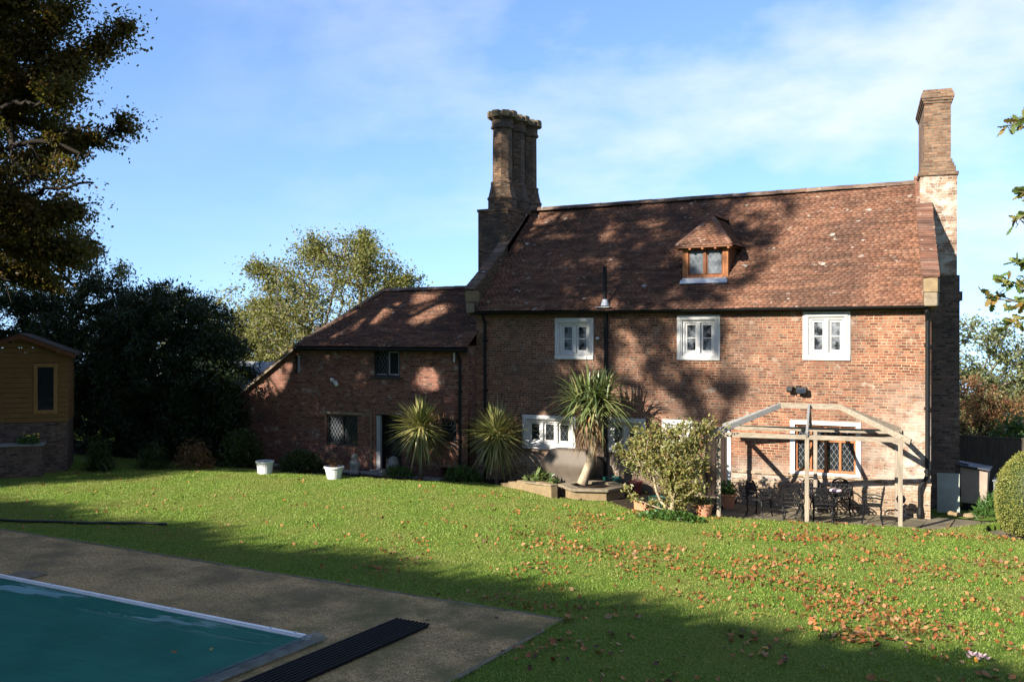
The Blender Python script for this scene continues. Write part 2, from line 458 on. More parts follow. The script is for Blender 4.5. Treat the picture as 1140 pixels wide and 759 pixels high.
def mat_path():
    g = G('pebble_aggregate')
    ob = g.coord()
    v = g.n('ShaderNodeTexVoronoi'); v.inputs['Scale'].default_value = 55
    g.set(v.inputs['Vector'], ob)
    c = g.ramp(g.sep(v.outputs['Color'])[0], [(0.0, (0.13, 0.082, 0.030)), (0.4, (0.34, 0.215, 0.085)), (0.75, (0.43, 0.285, 0.12)), (1.0, (0.56, 0.42, 0.22))])
    f = g.noise(0.75, 6, 0.62, g.mapping(ob, loc=(2, 9, 0)))
    c = g.mix(g.ramp(f, [(0.42, 0.0), (0.62, 0.7)]), c, (0.09, 0.066, 0.034))
    x, y, z = g.sep(ob)
    f2 = g.noise(0.9, 6, 0.65, g.mapping(ob, loc=(7, 1, 0)))
    ms = g.math('MULTIPLY', g.ramp(f2, [(0.44, 0.0), (0.62, 0.75)]), g.maprange(x, 2.5, 7.5, 0.15, 1.0))
    c = g.mix(ms, c, (0.085, 0.085, 0.024))
    d = g.math('SUBTRACT', 1.0, v.outputs['Distance'])
    return g.done(g.bsdf(c, 0.85, 0.25, g.bump(d, 0.6, 0.01)))


M['path'] = mat_path()
M['paving'] = m_plain('mossy_paving', (0.125, 0.105, 0.07), 0.9, 0.15, 0.4, 3, 0.4, dirt=(0.05, 0.055, 0.025), dirt_amt=0.7)
M['edging'] = m_plain('concrete_edging', (0.17, 0.15, 0.105), 0.9, 0.15, 0.3, 5, 0.4, dirt=(0.10, 0.10, 0.06), dirt_amt=0.6)

M['grass'] = m_leaf('grass_blade', [(0.09, 0.175, 0.014), (0.155, 0.25, 0.028), (0.225, 0.31, 0.05), (0.34, 0.345, 0.11)], 0.35, 0.5, 0.3, (0.6, (0.23, 0.22, 0.06), 0.75))
M['lf_beech'] = m_leaf('beech_leaf', [(0.03, 0.042, 0.010), (0.05, 0.055, 0.012), (0.11, 0.055, 0.014), (0.055, 0.065, 0.015), (0.17, 0.075, 0.016)], 0.38, patch=(0.35, (0.10, 0.05, 0.012), 0.5))
M['lf_yew'] = m_leaf('yew_needle', [(0.010, 0.018, 0.007), (0.016, 0.028, 0.010), (0.022, 0.036, 0.012)], 0.1, 0.6, 0.2)
M['lf_olive'] = m_leaf('olive_green_leaf', [(0.075, 0.085, 0.022), (0.115, 0.125, 0.03), (0.16, 0.16, 0.045), (0.19, 0.165, 0.05)], 0.3)
M['lf_pale'] = m_leaf('pale_green_leaf', [(0.08, 0.095, 0.035), (0.13, 0.145, 0.055), (0.19, 0.20, 0.09), (0.055, 0.07, 0.025)], 0.3)
M['lf_red'] = m_leaf('russet_leaf', [(0.12, 0.042, 0.026), (0.18, 0.075, 0.036), (0.12, 0.09, 0.035), (0.21, 0.12, 0.05)], 0.3)
M['lf_oak'] = m_leaf('oak_leaf', [(0.06, 0.10, 0.022), (0.11, 0.16, 0.04), (0.18, 0.20, 0.06), (0.24, 0.14, 0.035)], 0.4)
M['lf_shrub'] = m_leaf('shrub_leaf', [(0.085, 0.10, 0.025), (0.14, 0.15, 0.04), (0.20, 0.20, 0.065), (0.24, 0.21, 0.06), (0.17, 0.10, 0.04)], 0.3, 0.45, 0.4)
M['lf_topiary'] = m_leaf('clipped_hedge_leaf', [(0.13, 0.135, 0.028), (0.18, 0.185, 0.04), (0.23, 0.225, 0.06)], 0.2)
M['lf_hedge'] = m_leaf('tall_hedge_leaf', [(0.02, 0.035, 0.01), (0.035, 0.05, 0.014)], 0.1)
M['lf_green'] = m_leaf('fresh_green_leaf', [(0.03, 0.075, 0.015), (0.05, 0.11, 0.022), (0.08, 0.15, 0.03)], 0.3, 0.4, 0.4)
M['lf_hosta'] = m_leaf('broad_green_leaf', [(0.045, 0.08, 0.02), (0.09, 0.13, 0.04), (0.14, 0.17, 0.06)], 0.25, 0.4, 0.4)
M['lf_dark'] = m_leaf('dark_green_leaf', [(0.018, 0.03, 0.010), (0.03, 0.05, 0.014), (0.05, 0.07, 0.02)], 0.2)
M['lf_cord'] = m_leaf('variegated_sword_leaf', [(0.07, 0.10, 0.025), (0.13, 0.15, 0.045), (0.24, 0.23, 0.08), (0.36, 0.32, 0.13), (0.10, 0.12, 0.03)], 0.2, 0.4, 0.45)
M['lf_cordg'] = m_leaf('green_sword_leaf', [(0.035, 0.065, 0.018), (0.07, 0.10, 0.03), (0.13, 0.16, 0.055), (0.24, 0.23, 0.09)], 0.2, 0.4, 0.45)
M['lf_dead'] = m_leaf('dead_straw_leaf', [(0.22, 0.13, 0.06), (0.33, 0.21, 0.10), (0.16, 0.09, 0.045)], 0.2)
FALL = [('tan_fallen_leaf', (0.27, 0.12, 0.035)), ('russet_fallen_leaf', (0.24, 0.075, 0.022)), ('brown_fallen_leaf', (0.085, 0.04, 0.02)), ('golden_fallen_leaf', (0.40, 0.23, 0.05)), ('pale_fallen_leaf', (0.27, 0.165, 0.08))]
M['fall'] = [m_plain(n, c, 0.6, 0.3, 0.3, 25, 0.2) for n, c in FALL]
M['lf_litter'] = m_leaf('leaf_litter', [FALL[1][1], FALL[0][1], FALL[2][1], FALL[1][1], FALL[0][1], FALL[4][1]], 0.15)

# ------------------------------------------------------------------ object helper
ORG = {}


def link(o):
    COL.objects.link(o)
    return o


def tag(o, label=None, cat=None, group=None, kind=None):
    if label: o['label'] = label
    if cat: o['category'] = cat
    if group: o['group'] = group
    if kind: o['kind'] = kind
    return o


def thing(name, label, cat, loc=(0, 0, 0), group=None, rz=0):
    o = link(bpy.data.objects.new(name, None))
    o.empty_display_size = 0.2
    o.location = loc
    o.rotation_euler = (0, 0, rz)
    ORG[o.name] = Vector(loc)
    return tag(o, label, cat, group)


def uv_metric(me):
    uvl = me.uv_layers.new(name='UVMap')
    buf = np.zeros(len(me.loops) * 2)
    V = me.vertices
    for p in me.polygons:
        n = p.normal
        if abs(n.z) > 0.92:
            t = Vector((1, 0, 0))
        else:
            t = Vector((0, 0, 1)).cross(n).normalized()
        b = n.cross(t)
        for li in p.loop_indices:
            co = V[me.loops[li].vertex_index].co
            buf[2 * li] = co.dot(t)
            buf[2 * li + 1] = co.dot(b)
    uvl.data.foreach_set('uv', buf)


class MB:
    def __init__(s):
        s.v = []; s.f = []; s.mi = []; s.cur = 0

    def add(s, vs, fs):
        o = len(s.v)
        s.v.extend([tuple(v) for v in vs])
        for f in fs:
            s.f.append([o + i for i in f])
            s.mi.append(s.cur)
        return s

    def box(s, c, d, rz=0.0, rot=None):
        m = rot if rot is not None else Matrix.Rotation(rz, 3, 'Z')
        c = Vector(c)
        vs = [c + m @ Vector((x * d[0] / 2, y * d[1] / 2, z * d[2] / 2)) for z in (-1, 1) for x, y in ((-1, -1), (1, -1), (1, 1), (-1, 1))]
        return s.add(vs, [(3, 2, 1, 0), (4, 5, 6, 7), (0, 1, 5, 4), (1, 2, 6, 5), (2, 3, 7, 6), (3, 0, 4, 7)])

    def bx(s, x0, x1, y0, y1, z0, z1):
        return s.box(((x0 + x1) / 2, (y0 + y1) / 2, (z0 + z1) / 2), (abs(x1 - x0), abs(y1 - y0), abs(z1 - z0)))

    def beam(s, a, b, w, h):
        a, b = Vector(a), Vector(b)
        d = (b - a)
        x = d.normalized()
        up = Vector((0, 0, 1)) if abs(x.z) < 0.95 else Vector((0, 1, 0))
        y = up.cross(x).normalized()
        z = x.cross(y)
        m = Matrix((x, y, z)).transposed()
        return s.box((a + b) / 2, (d.length, w, h), rot=m)

    def quad(s, *vs):
        return s.add(vs, [tuple(range(len(vs)))])

    def prism(s, poly, ex):
        n = len(poly)
        ex = Vector(ex)
        vs = [Vector(p) for p in poly] + [Vector(p) + ex for p in poly]
        fs = [tuple(range(n - 1, -1, -1)), tuple(range(n, 2 * n))]
        fs += [(i, (i + 1) % n, n + (i + 1) % n, n + i) for i in range(n)]
        return s.add(vs, fs)

    def tube(s, pts, r, n=8, cap=True):
        pts = [Vector(p) for p in pts]
        k = len(pts)
        rs = r if hasattr(r, '__len__') else [r] * k
        vs = []
        prev = None
        for i, p in enumerate(pts):
            d = (pts[min(i + 1, k - 1)] - pts[max(i - 1, 0)]).normalized()
            if prev is None:
                a = d.orthogonal().normalized()
            else:
                a = (prev - d * prev.dot(d)).normalized()
            prev = a
            b = d.cross(a)
            for j in range(n):
                t = 2 * math.pi * j / n
                vs.append(p + (a * math.cos(t) + b * math.sin(t)) * rs[i])
        fs = []
        for i in range(k - 1):
            for j in range(n):
                fs.append((i * n + j, i * n + (j + 1) % n, (i + 1) * n + (j + 1) % n, (i + 1) * n + j))
        if cap:
            fs.append(tuple(range(n - 1, -1, -1)))
            fs.append(tuple((k - 1) * n + j for j in range(n)))
        return s.add(vs, fs)

    def lathe(s, prof, n=20, c=(0, 0, 0), rz=0.0, sx=1.0, sy=1.0, closed=True):
        c = Vector(c)
        vs = []
        for r, z in prof:
            for j in range(n):
                t = 2 * math.pi * j / n + rz
                vs.append(c + Vector((r * math.cos(t) * sx, r * math.sin(t) * sy, z)))
        fs = []
        for i in range(len(prof) - 1):
            for j in range(n):
                fs.append((i * n + j, i * n + (j + 1) % n, (i + 1) * n + (j + 1) % n, (i + 1) * n + j))
        if closed:
            fs.append(tuple(range(n - 1, -1, -1)))
            fs.append(tuple((len(prof) - 1) * n + j for j in range(n)))
        return s.add(vs, fs)

    def ring(s, c, r, t, ax=(0, 1, 0), n=12, m=5):
        c = Vector(c); ax = Vector(ax).normalized()
        a = ax.orthogonal().normalized(); b = ax.cross(a)
        vs = []
        for i in range(n):
            th = 2 * math.pi * i / n
            d = a * math.cos(th) + b * math.sin(th)
            for j in range(m):
                ph = 2 * math.pi * j / m
                vs.append(c + d * (r + t * math.cos(ph)) + ax * (t * math.sin(ph)))
        fs = [(i * m + j, ((i + 1) % n) * m + j, ((i + 1) % n) * m + (j + 1) % m, i * m + (j + 1) % m) for i in range(n) for j in range(m)]
        return s.add(vs, fs)

    def build(s, name, mat, parent=None, smooth=False, bevel=0.0, world=True, loc=None, uv=True):
        me = bpy.data.meshes.new(name)
        me.from_pydata(s.v, [], s.f)
        for mm in (mat if isinstance(mat, (list, tuple)) else [mat]):
            me.materials.append(mm)
        if isinstance(mat, (list, tuple)):
            me.polygons.foreach_set('material_index', s.mi)
        me.update()
        if uv:
            uv_metric(me)
        if smooth:
            me.polygons.foreach_set('use_smooth', [True] * len(me.polygons))
        o = link(bpy.data.objects.new(name, me))
        place(o, parent, world, loc)
        if bevel:
            b = o.modifiers.new('bevel', 'BEVEL')
            b.width = bevel; b.segments = 2; b.limit_method = 'ANGLE'
        return o


def place(o, parent, world=True, loc=None):
    w = Vector((0, 0, 0))
    if parent is not None:
        o.parent = parent
        if world:
            po = ORG.get(parent.name, Vector((0, 0, 0)))
            o.location = -po
        else:
            w = ORG.get(parent.name, Vector((0, 0, 0)))
    if loc is not None:
        o.location = loc
        w = Vector(loc)
    ORG[o.name] = w


def np_mesh(name, V, F, mat, parent=None, world=True, smooth=False, loc=None):
    V = np.asarray(V, dtype=np.float32).reshape(-1, 3)
    F = np.asarray(F, dtype=np.int32)
    m, k = F.shape
    me = bpy.data.meshes.new(name)
    me.vertices.add(len(V)); me.vertices.foreach_set('co', V.ravel())
    me.loops.add(m * k); me.loops.foreach_set('vertex_index', F.ravel())
    me.polygons.add(m)
    me.polygons.foreach_set('loop_start', np.arange(0, m * k, k, dtype=np.int32))
    me.polygons.foreach_set('loop_total', np.full(m, k, dtype=np.int32))
    if smooth:
        me.polygons.foreach_set('use_smooth', np.ones(m, dtype=bool))
    me.update(calc_edges=True)
    me.materials.append(mat)
    o = link(bpy.data.objects.new(name, me))
    place(o, parent, world, loc)
    return o


def copy_tree(o, parent=None):
    c = o.copy()
    COL.objects.link(c)
    if parent is not None:
        c.parent = parent
    for ch in list(o.children):
        copy_tree(ch, c)
    return c


def unit(a):
    return a / np.maximum(np.linalg.norm(a, axis=1, keepdims=True), 1e-9)


def leaf_quads(C, size, wid=0.6, up=0.3, var=0.35, axis=None, r=rng):
    """rhombic leaves: one quad per centre"""
    n = len(C)
    a = r.normal(size=(n, 3))
    if axis is not None:
        a = a * 0.7 + axis
    a = unit(a)
    nn = r.normal(size=(n, 3)); nn[:, 2] = np.abs(nn[:, 2]) + up
    b = unit(np.cross(nn, a))
    nrm = np.cross(a, b)
    L = size * (1 + var * r.uniform(-1, 1, (n, 1)))
    W = L * wid
    V = np.empty((n, 4, 3))
    V[:, 0] = C - a * L * 0.5
    V[:, 1] = C + b * W * 0.5 - a * L * 0.05 + nrm * W * 0.12
    V[:, 2] = C + a * L * 0.5
    V[:, 3] = C - b * W * 0.5 - a * L * 0.05 + nrm * W * 0.12
    return V.reshape(-1, 3), np.arange(n * 4).reshape(n, 4)


def edge_tubes(A, B, ra, rb, k=5):
    d = unit(B - A)
    t = np.where(np.abs(d[:, 2:3]) < 0.9, np.array([[0, 0, 1.0]]), np.array([[1.0, 0, 0]]))
    x = unit(np.cross(d, t)); y = np.cross(d, x)
    n = len(A)
    ang = np.arange(k) * 2 * math.pi / k
    off = x[:, None, :] * np.cos(ang)[None, :, None] + y[:, None, :] * np.sin(ang)[None, :, None]
    V = np.empty((n, 2 * k, 3))
    V[:, :k] = A[:, None] + off * ra[:, None, None]
    V[:, k:] = B[:, None] + off * rb[:, None, None]
    base = (np.arange(n) * 2 * k)[:, None]
    F = np.concatenate([base + np.array([[j, (j + 1) % k, k + (j + 1) % k, k + j]]) for j in range(k)], 0)
    return V.reshape(-1, 3), F


def grow(pts, spine, alpha=0.3, tip=0.012, trunk_r=None, jitter=0.0):
    """greedy branching from a spine out to the points; returns nodes, parent index, radius"""
    sp = np.array(spine, float)
    d0 = np.min(np.linalg.norm(pts[:, None] - sp[None], axis=2), axis=1)
    pts = pts[np.argsort(d0)]
    n = len(sp) + len(pts)
    P = np.empty((n, 3)); par = np.full(n, -1); pl = np.zeros(n)
    P[:len(sp)] = sp
    for i in range(1, len(sp)):
        par[i] = i - 1
    k = len(sp)
    for p in pts:
        d = np.linalg.norm(P[:k] - p, axis=1)
        cost = d + alpha * pl[:k]
        j = int(np.argmin(cost))
        P[k] = p; par[k] = j; pl[k] = pl[j] + d[j]
        k += 1
    w = np.full(n, tip ** 2.2)
    for i in range(n - 1, 0, -1):
        if par[i] >= 0:
            w[par[i]] += w[i]
    rad = w ** (1 / 2.2)
    if trunk_r:
        f = trunk_r / rad[0]
        rad = np.where(rad > tip * 2, tip * 2 + (rad - tip * 2) * (trunk_r - tip * 2) / max(1e-6, rad[0] - tip * 2), rad)
    return P, par, rad, len(sp)


def in_ellipsoids(n, ells, shell=0.0, seed=0):
    """random points inside a list of (centre, radii) ellipsoids, biased to the shell"""
    r = np.random.default_rng(seed)
    vol = np.array([e[1][0] * e[1][1] * e[1][2] for e in ells])
    idx = r.choice(len(ells), n, p=vol / vol.sum())
    d = unit(r.normal(size=(n, 3)))
    q = r.uniform(0, 1, (n, 1)) ** (1 / 3)
    q = shell + (1 - shell) * q
    C = np.array([e[0] for e in ells])[idx]
    S = np.array([e[1] for e in ells])[idx]
    return C + d * q * S


def tree(name, label, cat, base, spine, ells, npts, nleaf, lsize, lmat, bmat, trunk_r, seed=1, shell=0.3, sigma=0.35, keep=None, group=None,
         alpha=0.3, tip=0.012, wid=0.6, cull=0.0, up=0.3, sprays=None):
    r = np.random.default_rng(seed)
    t = thing(name, label, cat, base, group)
    pts = in_ellipsoids(npts, ells, shell, seed)
    if keep is not None:
        pts = pts[keep(pts)]
    for a, b in sprays or ():          # long tapering sprays that break the outline
        f = np.sort(r.uniform(0, 1, 34))[:, None]
        q = np.array(a) + (np.array(b) - np.array(a)) * f + r.normal(size=(34, 3)) * (0.34 * (1.05 - f)) * np.array([1, 1, .7])
        pts = np.concatenate([pts, q])
    P, par, rad, ns = grow(pts, spine, alpha, tip, trunk_r)
    ch = np.arange(1, len(P))
    V, F = edge_tubes(P[par[ch]], P[ch], np.minimum(rad[par[ch]], rad[ch] * 1.5), rad[ch])
    np_mesh('trunk', V, F, bmat, t, smooth=True)
    nodes = np.arange(ns, len(P))
    small = nodes[rad[nodes] < tip * 4.5]
    if cull:
        small = small[r.uniform(size=len(small)) > cull]
    pick = r.choice(small, nleaf)
    tt = r.uniform(0.15, 1.1, (nleaf, 1))
    C = P[par[pick]] * (1 - tt) + P[pick] * tt
    sg = sigma * r.uniform(0.4, 1.3, (len(P), 1))
    C = C + r.normal(size=(nleaf, 3)) * sg[pick] * np.array([1, 1, 0.75])
    if keep is not None:
        C = C[keep(C)]
    V, F = leaf_quads(C, lsize, wid, up, 0.35, unit(P[pick[:len(C)]] - P[par[pick[:len(C)]]]) * 0.6 if keep is None else None, r)
    np_mesh('crown', V, F, lmat, t)
    return t


# ------------------------------------------------------------------ ground
def terrain():
    xs = np.concatenate([np.linspace(-900, -60, 15), np.linspace(-40, 60, 21), np.linspace(80, 900, 15)])
    ys = np.concatenate([np.linspace(-300, -60, 7), np.linspace(-40, 40, 17), np.linspace(60, 1800, 30)])
    X, Y = np.meshgrid(xs, ys)
    Z = -0.25 - np.maximum(0, Y - 10) * 0.052
    V = np.stack([X, Y, Z], -1).reshape(-1, 3)
    nx = len(xs)
    F = [(j * nx + i, j * nx + i + 1, (j + 1) * nx + i + 1, (j + 1) * nx + i) for j in range(len(ys) - 1) for i in range(nx - 1)]
    tag(np_mesh('ground', V, F, M['field']), kind='structure')


terrain()

PATH_V = -13.0      # lawn edge of the pool surround
PATH_U = 9.85       # its right hand end


def patio_edge(u):
    return -2.62 + 0.16 * (u - 11.0) if u < 14.0 else -2.1 + (u - 14.0) * 1.45


def is_lawn(u, v):
    if u < PATH_U and v < PATH_V:
        return False
    if u < 8.45:
        lim = np.interp(u, [-14, -6, -1.6, 0.7, 1.6, 2.5, 3.4, 4.15, 4.3, 5.0, 5.6, 6.0, 6.6, 8.45], [-2.4, -2.3, -1.9, -1.03, -1.22, -1.6, -2.08, -2.5, -2.36, -2.36, -2.3, -2.5, -3.2, -3.62])
        return v < lim
    return v < min(1.2, patio_edge(u)) and not (u > 15.0 and (u - 15.9) ** 2 + (v + 1.35) ** 2 < 0.95 ** 2)


def lawn_z(u, v):
    return 0.035 * mnoise.noise(Vector((u * 0.35, v * 0.35, 1.0)))


def lawn():
    st = 0.125
    u0, u1, v0, v1 = -26, 30, -42, 1.4
    nu, nv = int((u1 - u0) / st), int((v1 - v0) / st)
    inc = {}
    mb = MB()
    vid = {}

    def vtx(i, j, low=False):
        k = (i, j, low)
        if k not in vid:
            u, v = u0 + i * st, v0 + j * st
            vid[k] = len(mb.v)
            mb.v.append((u, v, -0.24 if low else lawn_z(u, v)))
        return vid[k]
    for i in range(nu):
        for j in range(nv):
            inc[i, j] = is_lawn(u0 + (i + .5) * st, v0 + (j + .5) * st)
    for (i, j), ok in inc.items():
        if not ok:
            continue
        mb.f.append([vtx(i, j), vtx(i + 1, j), vtx(i + 1, j + 1), vtx(i, j + 1)]); mb.mi.append(0)
        for di, dj, a, b in ((0, 1, (i + 1, j + 1), (i, j + 1)), (0, -1, (i, j), (i + 1, j)), (1, 0, (i + 1, j), (i + 1, j + 1)), (-1, 0, (i, j + 1), (i, j))):
            if not inc.get((i + di, j + dj), True):
                mb.f.append([vtx(*a), vtx(*a, True), vtx(*b, True), vtx(*b)]); mb.mi.append(0)
    tag(mb.build('lawn', M['lawn'], smooth=True, uv=False), kind='structure')


lawn()


def grass():
    n = 340000
    U = rng.uniform(-15, 22, n * 2); Vv = rng.uniform(-20, 1.2, n * 2)
    ok = np.array([is_lawn(a, b) for a, b in zip(U, Vv)])
    # thin out with distance from the camera, where a blade is well under a pixel
    U, Vv = U[ok], Vv[ok]
    Z = np.array([lawn_z(a, b) for a, b in zip(U, Vv)])
    m_ = 5200
    eu = np.where(rng.uniform(size=m_) < .72, rng.uniform(-9, PATH_U, m_), PATH_U + np.abs(rng.normal(size=m_)) * .03 - .02)
    ev = np.where(eu < PATH_U - .05, PATH_V + np.abs(rng.normal(size=m_)) * .03 - .025, rng.uniform(-18, PATH_V, m_))
    keep_ = np.array([mnoise.noise(Vector((a * 1.3, b * 1.3, 7))) > -.05 for a, b in zip(eu, ev)])
    U = np.concatenate([U, eu[keep_]]); Vv = np.concatenate([Vv, ev[keep_]]); Z = np.concatenate([Z, np.full(keep_.sum(), .02)])
    n = len(U)
    C = np.stack([U, Vv, Z - 0.005], -1)
    a = rng.uniform(0, 2 * math.pi, n)
    clump = np.array([mnoise.noise(Vector((x * 1.7, y * 1.7, 4))) for x, y in zip(U, Vv)])
    h = (0.034 + 0.016 * clump) * rng.uniform(0.6, 1.4, n)
    w = 0.008 * rng.uniform(0.7, 1.4, n)
    lean = rng.normal(size=(n, 2)) * 0.022
    s = np.stack([np.cos(a) * w, np.sin(a) * w, np.zeros(n)], -1)
    tip = C + np.stack([lean[:, 0], lean[:, 1], h], -1)
    V = np.stack([C - s, C + s, tip], 1).reshape(-1, 3)
    tag(np_mesh('grass', V, np.arange(n * 3).reshape(n, 3), M['grass']), kind='stuff', label='short mown grass covering the lawn', cat='grass')


grass()

# pool surround, edging, beds, patio
mb = MB()
mb.bx(-30, PATH_U - 0.07, -15.9, PATH_V - 0.07, -0.2, 0.012)
mb.bx(7.0, PATH_U - 0.07, -30, -15.9, -0.2, 0.012)
mb.bx(-30, 7.0, -30, -15.9, -0.2, -0.06)
tag(mb.build('path', M['path']), kind='structure')
mb = MB()
x = PATH_U
u = -29.0
while u < PATH_U - 0.02:
    w = min(0.92, PATH_U - u)
    mb.box((u + w / 2 - 0.005, PATH_V - 0.035, -0.07), (w - 0.012, 0.07, 0.19 + random.uniform(-.01, .01)), rz=random.uniform(-.004, .004))
    u += 0.92
v = PATH_V - 0.07
while v > -29:
    mb.box((PATH_U - 0.035, v - 0.46, -0.07), (0.07, 0.908, 0.19 + random.uniform(-.01, .01)), rz=random.uniform(-.004, .004))
    v -= 0.92
tag(mb.build('kerb', M['edging'], bevel=0.008), kind='structure')
mb = MB()
mb.bx(-24, 8.6, -4.2, 1.0, -0.2, -0.03)
tag(mb.build('soil', M['soil']), kind='structure')
mb = MB()
random.seed(3)
for i in range(-2, 12):
    for j in range(6):
        uu = 8.62 + i * 0.62 + random.uniform(-.01, .01); vv = -2.95 + j * 0.6
        mb.box((uu + 0.9, vv, -0.16), (0.60, 0.58, 0.08 + random.uniform(-.008, .008)), rz=random.uniform(-.01, .01))
tag(mb.build('patio', M['paving'], bevel=0.006), kind='structure')
mb = MB()
for i in range(9):
    mb.box((-7.6 + i * 0.82, -1.05, -0.02), (0.8, 0.42, 0.06 + random.uniform(-.01, .01)), rz=random.uniform(-.02, .02))
tag(mb.build('pavement', M['stone_grey'], bevel=0.01), kind='structure')


# ------------------------------------------------------------------ building helpers
def wall_holes(mb, u0, u1, z0, z1, v, holes, depth=0.22):
    us = sorted({u0, u1, *[h[0] for h in holes], *[h[1] for h in holes]})
    zs = sorted({z0, z1, *[h[2] for h in holes], *[h[3] for h in holes]})
    for a, b in zip(us, us[1:]):
        for c, d in zip(zs, zs[1:]):
            if any(h[0] <= (a + b) / 2 <= h[1] and h[2] <= (c + d) / 2 <= h[3] for h in holes):
                continue
            mb.quad((a, v, c), (b, v, c), (b, v, d), (a, v, d))
    for a, b, c, d in holes:
        w = v + depth
        mb.quad((a, v, c), (a, w, c), (b, w, c), (b, v, c))
        mb.quad((a, v, d), (b, v, d), (b, w, d), (a, w, d))
        mb.quad((a, v, c), (a, v, d), (a, w, d), (a, w, c))
        mb.quad((b, v, c), (b, w, c), (b, w, d), (b, v, d))


def tiles(name, mat, parent, origin, along, up, limits, rows, gauge=0.1, tw=0.165, tl=0.19, sag=0.02, skip=None, seed=1):
    """overlapping plain tiles; origin at the eave, along = eave direction, up = slope direction; limits(row_dist)->(a0,a1)"""
    r = np.random.default_rng(seed)
    o = np.array(origin, float); a = np.array(along, float); a /= np.linalg.norm(a)
    s = np.array(up, float); s /= np.linalg.norm(s)
    n = np.cross(a, s)
    if n[2] < 0: n = -n
    A0, A1, S = [], [], []
    for i in range(rows):
        d = i * gauge
        l0, l1 = limits(d + gauge * 0.5)
        x = math.floor(l0 / tw) * tw - tw * ((.5 if i % 2 else 0) + r.uniform(-.22, .22))
        while x < l1:
            p, q = max(x + 0.002, l0), min(x + tw - 0.002, l1)
            if q - p > 0.025 and not (skip and skip((p + q) / 2, d)):
                A0.append(p); A1.append(q); S.append(d)
            x += tw
    A0 = np.array(A0)[:, None]; A1 = np.array(A1)[:, None]; S = np.array(S)[:, None]
    m = len(A0)
    slip = np.where(r.uniform(size=(m, 1)) < 0.04, r.uniform(-0.03, 0.0, (m, 1)), r.normal(size=(m, 1)) * 0.004)
    lift = 0.026 + r.uniform(0, 0.010, (m, 1)); th = 0.016
    ph = sag * (np.sin(A0 * 0.8 + S * 0.7) + np.sin(A0 * 0.31 + 2.0 - S * 0.9) + 0.5 * np.sin(A0 * 2.3 + S * 2.1))
    tw_ = r.normal(size=(m, 1)) * 0.003

    def pt(x, sl, h):
        return o + a * x + s * sl + n * h
    b, t = S + slip, S + slip + tl
    V = np.stack([pt(A0, b, ph + lift + tw_), pt(A1, b, ph + lift - tw_), pt(A1, t, ph + 0.004), pt(A0, t, ph + 0.004),
                  pt(A0, b, ph + lift - th + tw_), pt(A1, b, ph + lift - th - tw_), pt(A1, t, ph - 0.012), pt(A0, t, ph - 0.012)], 1).reshape(-1, 3)
    base = (np.arange(m) * 8)[:, None]
    F = np.concatenate([base + np.array([q]) for q in ((0, 1, 2, 3), (4, 5, 1, 0), (1, 5, 6, 2), (4, 0, 3, 7), (7, 6, 5, 4))], 0)
    return np_mesh(name, V, F, mat, parent)


def ridge_run(mb, a, b, r=0.13, step=0.45):
    a, b = Vector(a), Vector(b)
    L = (b - a).length
    k = max(1, int(L / step))
    d = (b - a).normalized()
    side = Vector((0, 0, 1)).cross(d).normalized()
    up = d.cross(side)
    for i in range(k):
        p = a + d * (i * L / k) + Vector((0, 0, random.uniform(-.008, .008)))
        q = a + d * ((i + 1) * L / k - 0.006) + Vector((0, 0, random.uniform(-.008, .008)))
        vs = []
        for c in (p, q):
            for j in range(7):
                t = math.pi * (j / 6) * 1.0
                vs.append(c + side * math.cos(t) * r * 1.15 + up * (math.sin(t) * r - 0.03))
        mb.add(vs, [(j, j + 1, 7 + j + 1, 7 + j) for j in range(6)] + [tuple(range(7)), tuple(range(13, 6, -1))])


# ------------------------------------------------------------------ main house
RV, RZ = 3.5, 8.92            # ridge
EV, EZ = -0.28, 5.32          # eave
SLOPE = (RZ - EZ) / (RV - EV)


def skew(v):                  # the right gable is out of square
    return 13.62 - 0.186 * v


house = thing('house', 'tall old red brick house with steep tiled roof and two chimneys', 'house', (0, 0, 0))
UPW = [(2.87, 4.18, 3.82, 5.08), (6.83, 8.11, 3.84, 5.12), (10.41, 11.65, 3.88, 5.18)]
GW = [(1.72, 3.58, 1.02, 2.07), (4.55, 5.86, 1.06, 2.10), (6.37, 7.30, 1.24, 2.11)]
BIG = (10.07, 11.92, 0.80, 2.25)
DOOR = (7.62, 8.42, -0.2, 1.95)
holes = [(a + .13, b - .13, c + .13, d - .13) for a, b, c, d in UPW + GW] + [(BIG[0] + .1, BIG[1] - .1, BIG[2] + .08, BIG[3] - .1), DOOR]
mb = MB()
wall_holes(mb, 0.0, 13.62, -0.3, 5.40, 0.0, holes)
# left gable, back, right gable
mb.quad((0, 7, -.3), (0, 0, -.3), (0, 0, 5.4), (0, 3.5, 8.9), (0, 7, 5.4))
mb.quad((12.32, 7, -.3), (0, 7, -.3), (0, 7, 5.4), (12.32, 7, 5.4))
mb.quad((13.62, 0, -.3), (12.32, 7, -.3), (12.32, 7, 5.4), (skew(3.5), 3.5, 8.9), (13.62, 0, 5.4))
walls = mb.build('wall', M['brick'], house)
# black sheet painting the unlit rooms behind the openings
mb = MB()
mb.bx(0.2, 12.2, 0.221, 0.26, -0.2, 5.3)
mb.build('dark_room_sheet', M['black'], house)
# weathered plinth band
mb = MB()
segs = [(0.0, 7.58), (8.46, 13.62)]
for a, b in segs:
    mb.prism([(a, -0.055, -.3), (a, 0.01, -.3), (a, 0.01, 0.56), (a, -0.012, 0.56), (a, -0.055, 0.50)], (b - a, 0, 0))
mb.build('plinth', M['brick_band'], house)
mb = MB()
mb.bx(8.46, 13.64, -0.03, 0.01, 0.72, 0.80)
mb.build('brick_band', M['brick_band'], house)

